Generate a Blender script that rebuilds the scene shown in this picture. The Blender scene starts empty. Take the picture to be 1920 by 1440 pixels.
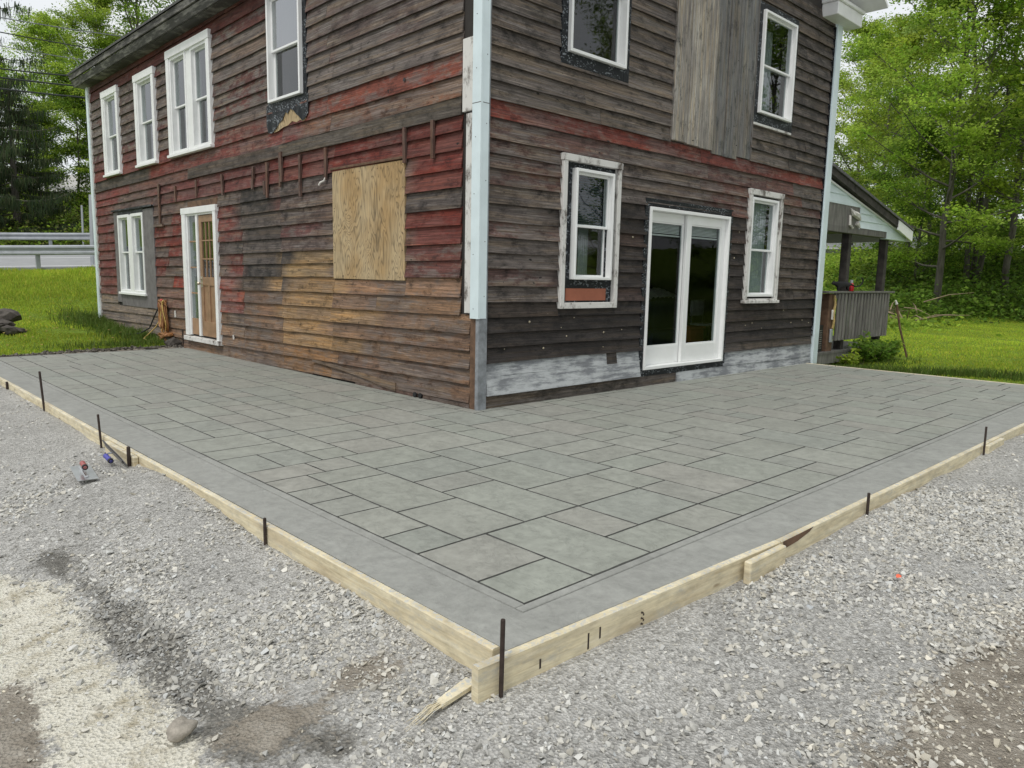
import bpy, bmesh, math, random
import numpy as np
from mathutils import Vector, Matrix, noise as mnoise

random.seed(7)
RNG = np.random.default_rng(7)
scene = bpy.context.scene
COL = scene.collection
rad = math.radians

# ------------------------------------------------------------------ camera
CAM = np.array([-5.089155, -5.790948, 1.39])
ROT = np.array([[0.7216148, -0.0844160, 0.6871289],
                [-0.6919977, -0.1170290, 0.7123506],
                [0.0202802, -0.9895343, -0.1428656]])     # world = ROT @ (right, down, forward)
cam_data = bpy.data.cameras.new('camera')
cam = bpy.data.objects.new('camera', cam_data)
COL.objects.link(cam)
cam_data.sensor_width = 36.0
cam_data.lens = 1400.0 / 1920.0 * 36.0
cam_data.clip_start = 0.05
cam_data.clip_end = 2000.0
M = Matrix.Identity(4)
for i in range(3):
    M[i][0] = ROT[i, 0]; M[i][1] = -ROT[i, 1]; M[i][2] = -ROT[i, 2]; M[i][3] = CAM[i]
cam.matrix_world = M
scene.camera = cam

# ------------------------------------------------------------------ sky and sun (bright overcast)
SUN_EL, SUN_AZ = rad(58), rad(-108)          # azimuth measured from +Y towards +X of where the light comes from
world = bpy.data.worlds.new('World'); scene.world = world
world.use_nodes = True
wn = world.node_tree; wn.nodes.clear()
sky = wn.nodes.new('ShaderNodeTexSky'); sky.sky_type = 'NISHITA'; sky.sun_disc = False
sky.sun_elevation = SUN_EL; sky.sun_rotation = SUN_AZ; sky.air_density = 1.0; sky.dust_density = 3.0
tc = wn.nodes.new('ShaderNodeTexCoord')
cn = wn.nodes.new('ShaderNodeTexNoise'); cn.inputs['Scale'].default_value = 2.2; cn.inputs['Detail'].default_value = 5
cr = wn.nodes.new('ShaderNodeValToRGB')
cr.color_ramp.elements[0].position = 0.30; cr.color_ramp.elements[0].color = (8.3, 8.75, 9.1, 1)
cr.color_ramp.elements[1].position = 0.65; cr.color_ramp.elements[1].color = (9.7, 9.8, 9.8, 1)
mx = wn.nodes.new('ShaderNodeMix'); mx.data_type = 'RGBA'; mx.inputs['Factor'].default_value = 0.9
bg = wn.nodes.new('ShaderNodeBackground'); bg.inputs['Strength'].default_value = 0.092
wo = wn.nodes.new('ShaderNodeOutputWorld')
wn.links.new(tc.outputs['Generated'], cn.inputs['Vector'])
wn.links.new(cn.outputs['Fac'], cr.inputs['Fac'])
wn.links.new(sky.outputs['Color'], mx.inputs[6]); wn.links.new(cr.outputs['Color'], mx.inputs[7])
wn.links.new(mx.outputs[2], bg.inputs['Color']); wn.links.new(bg.outputs[0], wo.inputs['Surface'])
sl = bpy.data.lights.new('sun', 'SUN'); sl.energy = 1.4; sl.angle = rad(11); sl.color = (1.0, 0.97, 0.92)
sun = bpy.data.objects.new('sun', sl); COL.objects.link(sun)
sd = Vector((math.sin(SUN_AZ) * math.cos(SUN_EL), math.cos(SUN_AZ) * math.cos(SUN_EL), math.sin(SUN_EL)))
sun.rotation_euler = sd.to_track_quat('Z', 'Y').to_euler()
scene.view_settings.view_transform = 'Standard'
scene.view_settings.look = 'None'
scene.view_settings.gamma = 1.0
scene.view_settings.use_curve_mapping = False
scene.view_settings.exposure = 0.18
scene.cycles.max_bounces = 8
scene.cycles.transparent_max_bounces = 12
scene.cycles.use_denoising = True

def P(px, py, depth):
    """A point of the place, from where the photograph shows it and how far off it stands."""
    v = ROT @ np.array([(px - 960) / 1400.0, (py - 720) / 1400.0, 1.0])
    return CAM + v * depth

def G(px, py, z=0.0):
    v = ROT @ np.array([(px - 960) / 1400.0, (py - 720) / 1400.0, 1.0])
    return CAM + v * (z - CAM[2]) / v[2]

# ------------------------------------------------------------------ material helpers
class NT:
    def __init__(self, name, rough=0.8):
        self.m = bpy.data.materials.new(name); self.m.use_nodes = True
        self.t = self.m.node_tree; self.t.nodes.clear()
        self.out = self.t.nodes.new('ShaderNodeOutputMaterial')
        self.b = self.t.nodes.new('ShaderNodeBsdfPrincipled')
        self.b.inputs['Roughness'].default_value = rough
        self.t.links.new(self.b.outputs[0], self.out.inputs['Surface'])
    def n(self, typ, **kw):
        nd = self.t.nodes.new('ShaderNode' + typ)
        for k, v in kw.items():
            setattr(nd, k, v)
        return nd
    def l(self, a, b): self.t.links.new(a, b)
    def setin(self, sock, v):
        if hasattr(v, 'is_output'): self.l(v, sock)
        else: sock.default_value = v
    def pos(self):
        if not hasattr(self, '_p'): self._p = self.n('NewGeometry').outputs['Position']
        return self._p
    def noise(self, scale=(1, 1, 1), detail=4, rough=0.6, vec=None, dist=0.0):
        mp = self.n('Mapping'); mp.inputs['Scale'].default_value = scale
        self.l(vec or self.pos(), mp.inputs['Vector'])
        t = self.n('TexNoise'); t.inputs['Scale'].default_value = 1; t.inputs['Detail'].default_value = detail
        t.inputs['Roughness'].default_value = rough; t.inputs['Distortion'].default_value = dist
        self.l(mp.outputs[0], t.inputs['Vector'])
        return t.outputs['Fac']
    def ramp(self, fac, stops):
        r = self.n('ValToRGB'); e = r.color_ramp.elements
        while len(e) < len(stops): e.new(0.5)
        for k, (p, c) in enumerate(stops):
            e[k].position = p
            e[k].color = (c, c, c, 1) if not hasattr(c, '__len__') else (*c[:3], 1)
        self.l(fac, r.inputs['Fac']); return r.outputs['Color']
    def mix(self, a, b, fac, mode='MIX'):
        x = self.n('Mix', data_type='RGBA', blend_type=mode)
        for s, v in ((x.inputs['Factor'], fac), (x.inputs[6], a), (x.inputs[7], b)):
            if not hasattr(v, 'is_output') and hasattr(v, '__len__') and len(v) == 3: v = (*v, 1)
            self.setin(s, v)
        return x.outputs[2]
    def math(self, op, a, b=0.0, clamp=False):
        x = self.n('Math', operation=op); x.use_clamp = clamp
        self.setin(x.inputs[0], a); self.setin(x.inputs[1], b); return x.outputs[0]
    def col(self, c): self.setin(self.b.inputs['Base Color'], (*c, 1) if not hasattr(c, 'is_output') and len(c) == 3 else c)
    def bump(self, h, strength=0.3, dist=0.01):
        bp = self.n('Bump'); bp.inputs['Strength'].default_value = strength; bp.inputs['Distance'].default_value = dist
        self.l(h, bp.inputs['Height']); self.l(bp.outputs[0], self.b.inputs['Normal'])
    def attr(self, name): 
        a = self.n('Attribute'); a.attribute_name = name; return a

MAT = {}
def simple(name, c, rough=0.7, metal=0.0, var=0.25, scale=6.0, bump=0.0):
    m = NT(name, rough)
    f = m.noise((scale,) * 3, 5)
    lo = tuple(v * (1 - var) for v in c); hi = tuple(min(1, v * (1 + var)) for v in c)
    m.col(m.ramp(f, [(0.3, lo), (0.7, hi)])); m.b.inputs['Metallic'].default_value = metal
    if bump: m.bump(m.noise((scale * 6,) * 3, 4), bump, 0.004)
    MAT[name] = m.m
    return m

def mk_siding(name='siding', up=False):
    m = NT('weathered_' + name, 0.82)
    oc = m.n('ObjectInfo')
    sh = m.n('VectorMath', operation='ADD'); m.l(m.pos(), sh.inputs[0])      # every board gets its own grain
    rv = m.n('CombineXYZ'); rs = m.math('MULTIPLY', oc.outputs['Random'], 37.0)
    for k in range(3): m.l(rs, rv.inputs[k])
    m.l(rv.outputs[0], sh.inputs[1]); pv = sh.outputs[0]
    S = (lambda a, b: (b, b, a)) if up else (lambda a, b: (a, a, b))
    grain = m.noise(S(1.6, 70), 6, 0.72, pv, 0.4)
    fine = m.noise(S(5, 240), 4, 0.7, pv)
    streak = m.noise(S(0.7, 17), 5, 0.65, pv, 0.5)
    patch = m.noise(S(1.1, 3.6), 6, 0.62, pv)
    blot = m.noise(S(4.5, 10), 7, 0.72, pv)
    spk = m.noise((26, 26, 40), 5, 0.8, pv)
    gl = m.ramp(grain, [(0.27, 0.22), (0.42, 0.66), (0.55, 1.02), (0.75, 1.75)])
    at = m.attr('paint')
    base = m.mix(at.outputs['Color'], gl, 1.0, 'MULTIPLY')
    grey = m.ramp(grain, [(0.26, (0.032, 0.026, 0.023)), (0.48, (0.110, 0.092, 0.083)), (0.75, (0.29, 0.265, 0.245))])
    wear = m.math('SUBTRACT', 1.0, at.outputs['Alpha'])
    mk = m.ramp(m.math('ADD', m.math('MULTIPLY', patch, 0.5), m.math('MULTIPLY', blot, 0.5)), [(0.465, 0.0), (0.535, 1.0)])
    c1 = m.mix(base, grey, m.math('MULTIPLY', mk, m.math('MULTIPLY', wear, 1.5), clamp=True))
    hue = m.ramp(streak, [(0.30, (0.76, 0.70, 0.67)), (0.48, (1, 1, 1)), (0.60, (1.15, 1.02, 0.82)), (0.74, (1.35, 1.30, 1.26))])
    c1 = m.mix(c1, hue, 1.0, 'MULTIPLY')
    dk = m.ramp(blot, [(0.33, 0.25), (0.47, 0.98), (0.70, 1.25)])
    c2 = m.mix(c1, dk, 0.95, 'MULTIPLY')
    ff = m.ramp(fine, [(0.3, 0.62), (0.7, 1.3)])
    c3 = m.mix(c2, ff, 1.0, 'MULTIPLY')
    fl = m.math('MULTIPLY', m.ramp(spk, [(0.66, 0.0), (0.72, 1.0)]), m.ramp(patch, [(0.52, 0.0), (0.62, 0.8)]))
    c3 = m.mix(c3, (0.42, 0.39, 0.36), fl)
    c3 = m.mix(c3, (0.012, 0.010, 0.009), m.ramp(m.noise((9, 9, 22), 2, 0.5, pv), [(0.24, 1.0), (0.275, 0.0)]))
    m.col(c3)
    m.bump(m.math('ADD', grain, m.math('ADD', fine, m.math('MULTIPLY', blot, 0.6))), 0.75, 0.007)
    MAT[name] = m.m
mk_siding(); mk_siding('siding_upright', True)

def mk_peel(name, paint, under, amt, sc=(9, 9, 5)):
    m = NT(name, 0.75)
    a = m.noise(sc, 8, 0.75); g = m.noise((3, 3, 70), 4)
    b = m.noise((2.2, 2.2, 2.2), 4)
    k = m.ramp(m.math('ADD', m.math('MULTIPLY', a, 0.7), m.math('MULTIPLY', b, 0.3)), [(amt - 0.05, 0.0), (amt + 0.05, 1.0)])
    u = m.mix(tuple(v * 0.6 for v in under), tuple(v * 1.4 for v in under), g)
    p = m.mix(tuple(v * 0.85 for v in paint), tuple(min(1, v * 1.1) for v in paint), b)
    m.col(m.mix(u, p, k)); m.bump(m.math('ADD', k, g), 0.4, 0.003)
    MAT[name] = m.m
mk_peel('peeling_white', (0.66, 0.65, 0.62), (0.13, 0.11, 0.095), 0.44)
mk_peel('whitewash', (0.47, 0.49, 0.50), (0.19, 0.20, 0.215), 0.50, (2.2, 2.2, 16))
mk_peel('eave_wood', (0.24, 0.23, 0.215), (0.055, 0.052, 0.05), 0.53, (2.5, 2.5, 22))
simple('white_paint', (0.80, 0.81, 0.80), 0.45, var=0.06)
simple('vinyl_white', (0.82, 0.83, 0.82), 0.35, var=0.03)
simple('vinyl_cream', (0.62, 0.60, 0.52), 0.4, var=0.05)
simple('vinyl_blue', (0.66, 0.76, 0.79), 0.4, var=0.08, scale=3)
simple('grey_trim', (0.155, 0.145, 0.145), 0.8, var=0.25, scale=8, bump=0.2)
simple('bare_post', (0.22, 0.235, 0.25), 0.85, var=0.4, scale=9, bump=0.2)
simple('rust_wood', (0.13, 0.075, 0.045), 0.85, var=0.45, scale=10, bump=0.2)
simple('primer_orange', (0.34, 0.115, 0.065), 0.7, var=0.12)
simple('roof_shingle', (0.10, 0.10, 0.10), 0.9, var=0.4, scale=14, bump=0.3)
simple('interior', (0.26, 0.20, 0.175), 0.9, var=0.2, scale=1)
simple('curtain', (0.42, 0.44, 0.42), 0.9, var=0.12, scale=3)
simple('blind', (0.62, 0.62, 0.58), 0.8, var=0.1)
simple('door_wood', (0.29, 0.175, 0.10), 0.5, var=0.22, scale=7)
simple('door_glassbar', (0.33, 0.20, 0.115), 0.5, var=0.15)
simple('steel', (0.050, 0.036, 0.030), 0.65, 0.4, var=0.35, scale=30)
simple('bright_steel', (0.62, 0.63, 0.64), 0.28, 0.9, var=0.1, scale=12)
simple('brass', (0.5, 0.45, 0.36), 0.4, 0.8, var=0.1)
simple('galvanised', (0.36, 0.38, 0.41), 0.5, 0.35, var=0.15, scale=3)
simple('rubber_black', (0.012, 0.012, 0.014), 0.5, var=0.3)
simple('red_plastic', (0.34, 0.09, 0.085), 0.45, var=0.1)
simple('blue_plastic', (0.07, 0.07, 0.34), 0.4, var=0.1)
simple('dark_brush', (0.16, 0.155, 0.15), 0.6, 0.3, var=0.3, scale=25)
simple('cord_orange', (0.33, 0.155, 0.06), 0.5, var=0.2)
simple('cord_yellow', (0.52, 0.36, 0.11), 0.5, var=0.2)
simple('cord_red', (0.5, 0.07, 0.06), 0.5, var=0.2)
simple('fabric_orange', (0.40, 0.13, 0.04), 0.8, var=0.15)
simple('fabric_white', (0.62, 0.60, 0.56), 0.9, var=0.3, scale=9)
simple('fabric_navy', (0.03, 0.04, 0.06), 0.9, var=0.2)
simple('chip_orange', (0.85, 0.16, 0.08), 0.6, var=0.1)
simple('can_red', (0.55, 0.015, 0.03), 0.25, var=0.1)
simple('cat_fur', (0.006, 0.006, 0.007), 0.7, var=0.2)
simple('tank_green', (0.085, 0.105, 0.105), 0.5, 0.2, var=0.15)
simple('asphalt', (0.30, 0.305, 0.31), 0.9, var=0.12, scale=2)
simple('road_paint', (0.80, 0.80, 0.80), 0.8, var=0.05)
simple('wire', (0.02, 0.025, 0.022), 0.6, var=0.1)
simple('wire_grey', (0.16, 0.17, 0.18), 0.6, var=0.1)
simple('twig', (0.26, 0.20, 0.13), 0.9, var=0.3)
simple('soil', (0.10, 0.083, 0.068), 0.95, var=0.5, scale=9, bump=0.5)
simple('cobble', (0.33, 0.30, 0.255), 0.9, var=0.35, scale=38, bump=0.8)
simple('dark_rock', (0.085, 0.075, 0.065), 0.95, var=0.6, scale=9, bump=0.9)
simple('dark_wood', (0.045, 0.04, 0.035), 0.9, var=0.6, scale=7, bump=0.2)
simple('foam', (0.40, 0.35, 0.25), 0.8, var=0.4, scale=40)
simple('rope', (0.42, 0.31, 0.12), 0.8, var=0.3, scale=30)

def mk_flash():
    m = NT('flashing_tape', 0.55)
    a = m.noise((38, 38, 55), 3, 0.5); b = m.noise((3, 3, 9), 3)
    k = m.math('MULTIPLY', m.ramp(a, [(0.55, 0), (0.60, 1)]), m.ramp(b, [(0.46, 0), (0.54, 1)]))
    m.col(m.mix((0.008, 0.010, 0.013), (0.20, 0.22, 0.24), k)); m.b.inputs['Specular IOR Level'].default_value = 0.3
    m.bump(m.noise((14, 14, 14), 3), 0.6, 0.01)
    MAT['flashing'] = m.m
mk_flash()

def mk_glass(name='glass', base=0.06, pw=3.8):
    m = NT('window_' + name)
    t = m.t; t.nodes.remove(m.b)
    tr = m.n('BsdfTransparent'); tr.inputs[0].default_value = (0.80, 0.84, 0.84, 1)
    gl = m.n('BsdfGlossy'); gl.inputs['Roughness'].default_value = 0.012; gl.inputs['Color'].default_value = (0.95, 0.97, 1, 1)
    lw = m.n('LayerWeight'); lw.inputs['Blend'].default_value = 0.5
    fr = m.math('ADD', base, m.math('MULTIPLY', 1 - base, m.math('POWER', lw.outputs['Facing'], pw)))
    fr = m.math('MULTIPLY', fr, m.math('SUBTRACT', 1.0, m.n('NewGeometry').outputs['Backfacing']))
    bp = m.n('Bump'); bp.inputs['Strength'].default_value = 0.05; bp.inputs['Distance'].default_value = 0.02
    m.l(m.noise((1.6, 1.6, 1.6), 2), bp.inputs['Height']); m.l(bp.outputs[0], gl.inputs['Normal'])
    ms = m.n('MixShader')
    m.l(fr, ms.inputs[0]); m.l(tr.outputs[0], ms.inputs[1]); m.l(gl.outputs[0], ms.inputs[2])
    m.l(ms.outputs[0], m.out.inputs['Surface'])
    MAT[name] = m.m
mk_glass(); mk_glass('door_glass', 0.022, 6.5); mk_glass('mirror_glass', 0.26, 3.0)

def mk_ply():
    m = NT('plywood', 0.75)
    a = m.noise((1.0, 2.6, 0.75), 3, 0.5, dist=1.6)
    rings = m.math('FRACT', m.math('MULTIPLY', a, 17.0))
    ring = m.ramp(rings, [(0.0, 0.30), (0.20, 1.0), (0.66, 1.06), (1.0, 0.45)])
    big = m.noise((1, 1.6, 1.4), 3)
    c = m.ramp(big, [(0.35, (0.40, 0.265, 0.12)), (0.6, (0.47, 0.36, 0.21))])
    g = m.ramp(m.noise((30, 30, 2.2), 4), [(0.3, 0.82), (0.7, 1.1)])
    stain = m.ramp(m.noise((2, 2.5, 2.5), 5), [(0.58, 1.0), (0.75, 0.6)])
    m.col(m.mix(m.mix(m.mix(c, ring, 0.85, 'MULTIPLY'), g, 1.0, 'MULTIPLY'), stain, 1.0, 'MULTIPLY'))
    MAT['plywood'] = m.m
mk_ply()

def mk_lumber():
    m = NT('form_lumber', 0.7)
    g = m.noise((2.0, 2.0, 60), 4, 0.6, dist=0.6)
    g2 = m.noise((1.2, 1.2, 6), 3)
    c = m.ramp(g, [(0.3, (0.56, 0.47, 0.30)), (0.5, (0.70, 0.62, 0.43)), (0.75, (0.78, 0.71, 0.54))])
    c = m.mix(c, (0.42, 0.33, 0.21), m.ramp(g2, [(0.50, 0.0), (0.72, 0.6)]))
    c = m.mix(c, m.ramp(m.noise((9, 9, 30), 6, 0.7), [(0.3, 0.72), (0.6, 1.06)]), 1.0, 'MULTIPLY')
    kn = m.n('TexVoronoi'); mp = m.n('Mapping'); mp.inputs['Scale'].default_value = (2.3, 2.3, 9.0)
    m.l(m.pos(), mp.inputs[0]); m.l(mp.outputs[0], kn.inputs['Vector']); kn.inputs['Scale'].default_value = 1
    c = m.mix(c, (0.22, 0.14, 0.07), m.ramp(kn.outputs['Distance'], [(0.05, 0.9), (0.11, 0.0)]))
    nz = m.n('NewGeometry'); sp = m.n('SeparateXYZ'); m.l(nz.outputs['Normal'], sp.inputs[0])
    up = m.ramp(sp.outputs['Z'], [(0.5, 0.0), (0.8, 1.0)])
    spl = m.ramp(m.noise((42, 42, 42), 5, 0.7), [(0.50, 0.0), (0.60, 0.9)])
    c = m.mix(c, (0.46, 0.48, 0.48), m.math('MULTIPLY', up, spl))
    sm = m.math('MULTIPLY', m.ramp(m.noise((3.2, 3.2, 13), 6, 0.7), [(0.54, 0.0), (0.62, 0.55)]), m.ramp(m.noise((30, 30, 30), 4, 0.7), [(0.40, 0.2), (0.60, 1.0)]))
    c = m.mix(c, (0.40, 0.40, 0.37), sm)
    m.col(c); m.bump(g, 0.25, 0.003)
    MAT['lumber'] = m.m
mk_lumber()

def mk_concrete(name, base, tint=True):
    m = NT(name, 0.62)
    a = m.noise((2.6, 2.6, 2.6), 7, 0.66, dist=0.8)
    b = m.noise((14, 14, 14), 6, 0.7)
    s = m.noise((4.2, 2.4, 4), 7, 0.74, dist=0.5)
    rid = m.math('ABSOLUTE', m.math('SUBTRACT', s, 0.5))
    ridge = m.ramp(rid, [(0.0, 0.0), (0.035, 1.0)])
    c = m.ramp(a, [(0.3, tuple(v * 0.88 for v in base)), (0.7, tuple(v * 1.10 for v in base))])
    if tint:
        oi = m.n('ObjectInfo')
        t = m.ramp(oi.outputs['Random'], [(0.0, (0.97, 1.0, 0.95)), (0.2, (1.01, 1.0, 0.97)), (0.4, (0.93, 0.97, 0.94)), (0.6, (1.01, 0.99, 0.96)), (0.8, (0.98, 1.02, 0.97)), (1.0, (1.04, 1.05, 1.01))])
        c = m.mix(c, t, 1.0, 'MULTIPLY')
    c = m.mix(c, m.ramp(b, [(0.3, 0.84), (0.7, 1.13)]), 1.0, 'MULTIPLY')
    c = m.mix(c, m.ramp(ridge, [(0.0, 0.90 if tint else 0.97), (1.0, 1.0)]), 1.0, 'MULTIPLY')
    m.col(c)
    m.b.inputs['Specular IOR Level'].default_value = 0.35
    m.bump(m.math('ADD', m.math('MULTIPLY', ridge, 0.35), m.math('ADD', s, m.math('MULTIPLY', b, 0.5))), 0.55, 0.007)
    MAT[name] = m.m
mk_concrete('stamped_stone', (0.303, 0.306, 0.282))
mk_concrete('stamped_border', (0.308, 0.312, 0.290), False)
simple('joint_concrete', (0.098, 0.099, 0.092), 0.9, var=0.35, scale=10)

def mk_ground():
    m = NT('ground_soil', 0.95)
    ga, sa, di, da = (m.attr(k).outputs['Fac'] for k in ('grassy', 'sandy', 'dirt', 'damp'))
    f1 = m.noise((46, 46, 46), 5, 0.75); f2 = m.noise((7, 7, 7), 6, 0.7); f3 = m.noise((1.6, 1.6, 1.6), 4)
    vor = m.n('TexVoronoi'); vor.inputs['Scale'].default_value = 75; m.l(m.pos(), vor.inputs['Vector'])
    vs = m.n('SeparateColor'); m.l(vor.outputs['Color'], vs.inputs[0])
    gr = m.ramp(vs.outputs[0], [(0.0, (0.36, 0.352, 0.328)), (0.5, (0.56, 0.550, 0.518)), (1.0, (0.70, 0.69, 0.655))])
    gr = m.mix(gr, m.ramp(f1, [(0.25, 0.62), (0.7, 1.15)]), 1.0, 'MULTIPLY')
    gr = m.mix(gr, m.ramp(f3, [(0.3, 0.82), (0.7, 1.1)]), 1.0, 'MULTIPLY')
    def cut(a, w=0.22, amt=0.55):
        return m.ramp(m.math('ADD', a, m.math('MULTIPLY', m.math('SUBTRACT', m.math('ADD', m.math('MULTIPLY', f2, 0.65), m.math('MULTIPLY', f1, 0.35)), 0.5), amt * 1.7)), [(0.5 - w / 2, 0.0), (0.5 + w / 2, 1.0)])
    dmp = m.mix(gr, tuple([0.45, 0.44, 0.42]), cut(da, 0.16, 1.0), 'MULTIPLY')
    dirt = m.ramp(f2, [(0.3, (0.18, 0.155, 0.125)), (0.5, (0.32, 0.285, 0.235)), (0.75, (0.48, 0.445, 0.385))])
    c = m.mix(dmp, dirt, cut(di, 0.16, 1.25))
    sand = m.ramp(f1, [(0.25, (0.60, 0.57, 0.47)), (0.5, (0.80, 0.77, 0.66)), (0.75, (0.85, 0.83, 0.75))])
    sand = m.mix(sand, m.ramp(f2, [(0.33, (0.60, 0.56, 0.48)), (0.5, (1, 1, 1))]), 1.0, 'MULTIPLY')
    c = m.mix(c, sand, cut(sa, 0.12, 0.95))
    grass = m.ramp(f2, [(0.25, (0.11, 0.17, 0.018)), (0.55, (0.20, 0.30, 0.028)), (0.8, (0.28, 0.37, 0.05))])
    grass = m.mix(grass, m.ramp(f3, [(0.3, 0.75), (0.7, 1.15)]), 1.0, 'MULTIPLY')
    c = m.mix(c, grass, cut(ga, 0.2, 0.5))
    m.col(c)
    m.b.inputs['Specular IOR Level'].default_value = 0.2
    m.bump(m.math('ADD', m.math('MULTIPLY', vor.outputs['Distance'], 1.2), m.math('ADD', f1, f2)), 0.9, 0.018)
    MAT['ground'] = m.m
mk_ground()

def mk_vcol(name, rough=0.9, trans=0.0, var=True, spec=0.25):
    """surface tinted by the mesh's own 'tint' colours"""
    m = NT(name, rough)
    a = m.attr('tint').outputs['Color']
    if var:
        oi = m.n('ObjectInfo')
        a = m.mix(a, m.ramp(oi.outputs['Random'], [(0.0, (0.80, 0.88, 0.85)), (0.35, (1.05, 1.0, 0.9)), (0.7, (0.9, 1.0, 1.0)), (1.0, (1.18, 1.1, 0.9))]), 1.0, 'MULTIPLY')
    m.col(a); m.b.inputs['Specular IOR Level'].default_value = spec
    if trans:
        tl = m.n('BsdfTranslucent'); m.l(a, tl.inputs['Color'])
        ms = m.n('MixShader'); ms.inputs[0].default_value = trans
        m.l(m.b.outputs[0], ms.inputs[1]); m.l(tl.outputs[0], ms.inputs[2]); m.l(ms.outputs[0], m.out.inputs['Surface'])
    MAT[name] = m.m
mk_vcol('leaf', 0.6, 0.58)
mk_vcol('needle', 0.75, 0.15)
mk_vcol('grass_blade', 0.65, 0.35, False)
mk_vcol('gravel_stone', 0.9, 0.0, False)
def mk_bark():
    m = NT('bark', 0.95)
    g = m.noise((9, 9, 2.2), 6, 0.7)
    m.col(m.ramp(g, [(0.3, (0.045, 0.04, 0.032)), (0.6, (0.13, 0.12, 0.10)), (0.8, (0.20, 0.20, 0.17))]))
    m.bump(g, 0.6, 0.03); MAT['bark'] = m.m
mk_bark()
def mk_porchwood():
    m = NT('porch_wood', 0.85)
    oi = m.n('ObjectInfo')
    g = m.noise((16, 16, 2.5), 5); b = m.noise((5, 5, 5), 5)
    c = m.ramp(g, [(0.3, (0.10, 0.095, 0.088)), (0.6, (0.20, 0.19, 0.175)), (0.8, (0.28, 0.27, 0.25))])
    c = m.mix(c, m.ramp(oi.outputs['Random'], [(0, 0.75), (1, 1.15)]), 1.0, 'MULTIPLY')
    c = m.mix(c, (0.11, 0.13, 0.10), m.ramp(b, [(0.55, 0), (0.7, 0.6)]))
    m.col(c); m.bump(g, 0.3, 0.004); MAT['porch_wood'] = m.m
mk_porchwood()

# ------------------------------------------------------------------ mesh helpers
def paint(ob, cols):
    """cols: one rgba or a list per vertex"""
    n = len(ob.data.vertices); a = np.asarray(cols, np.float32)
    if a.ndim == 1: a = np.repeat(a[None], n, 0)
    ca = ob.data.color_attributes.new('paint', 'FLOAT_COLOR', 'POINT'); ca.data.foreach_set('color', a.ravel())

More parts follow.
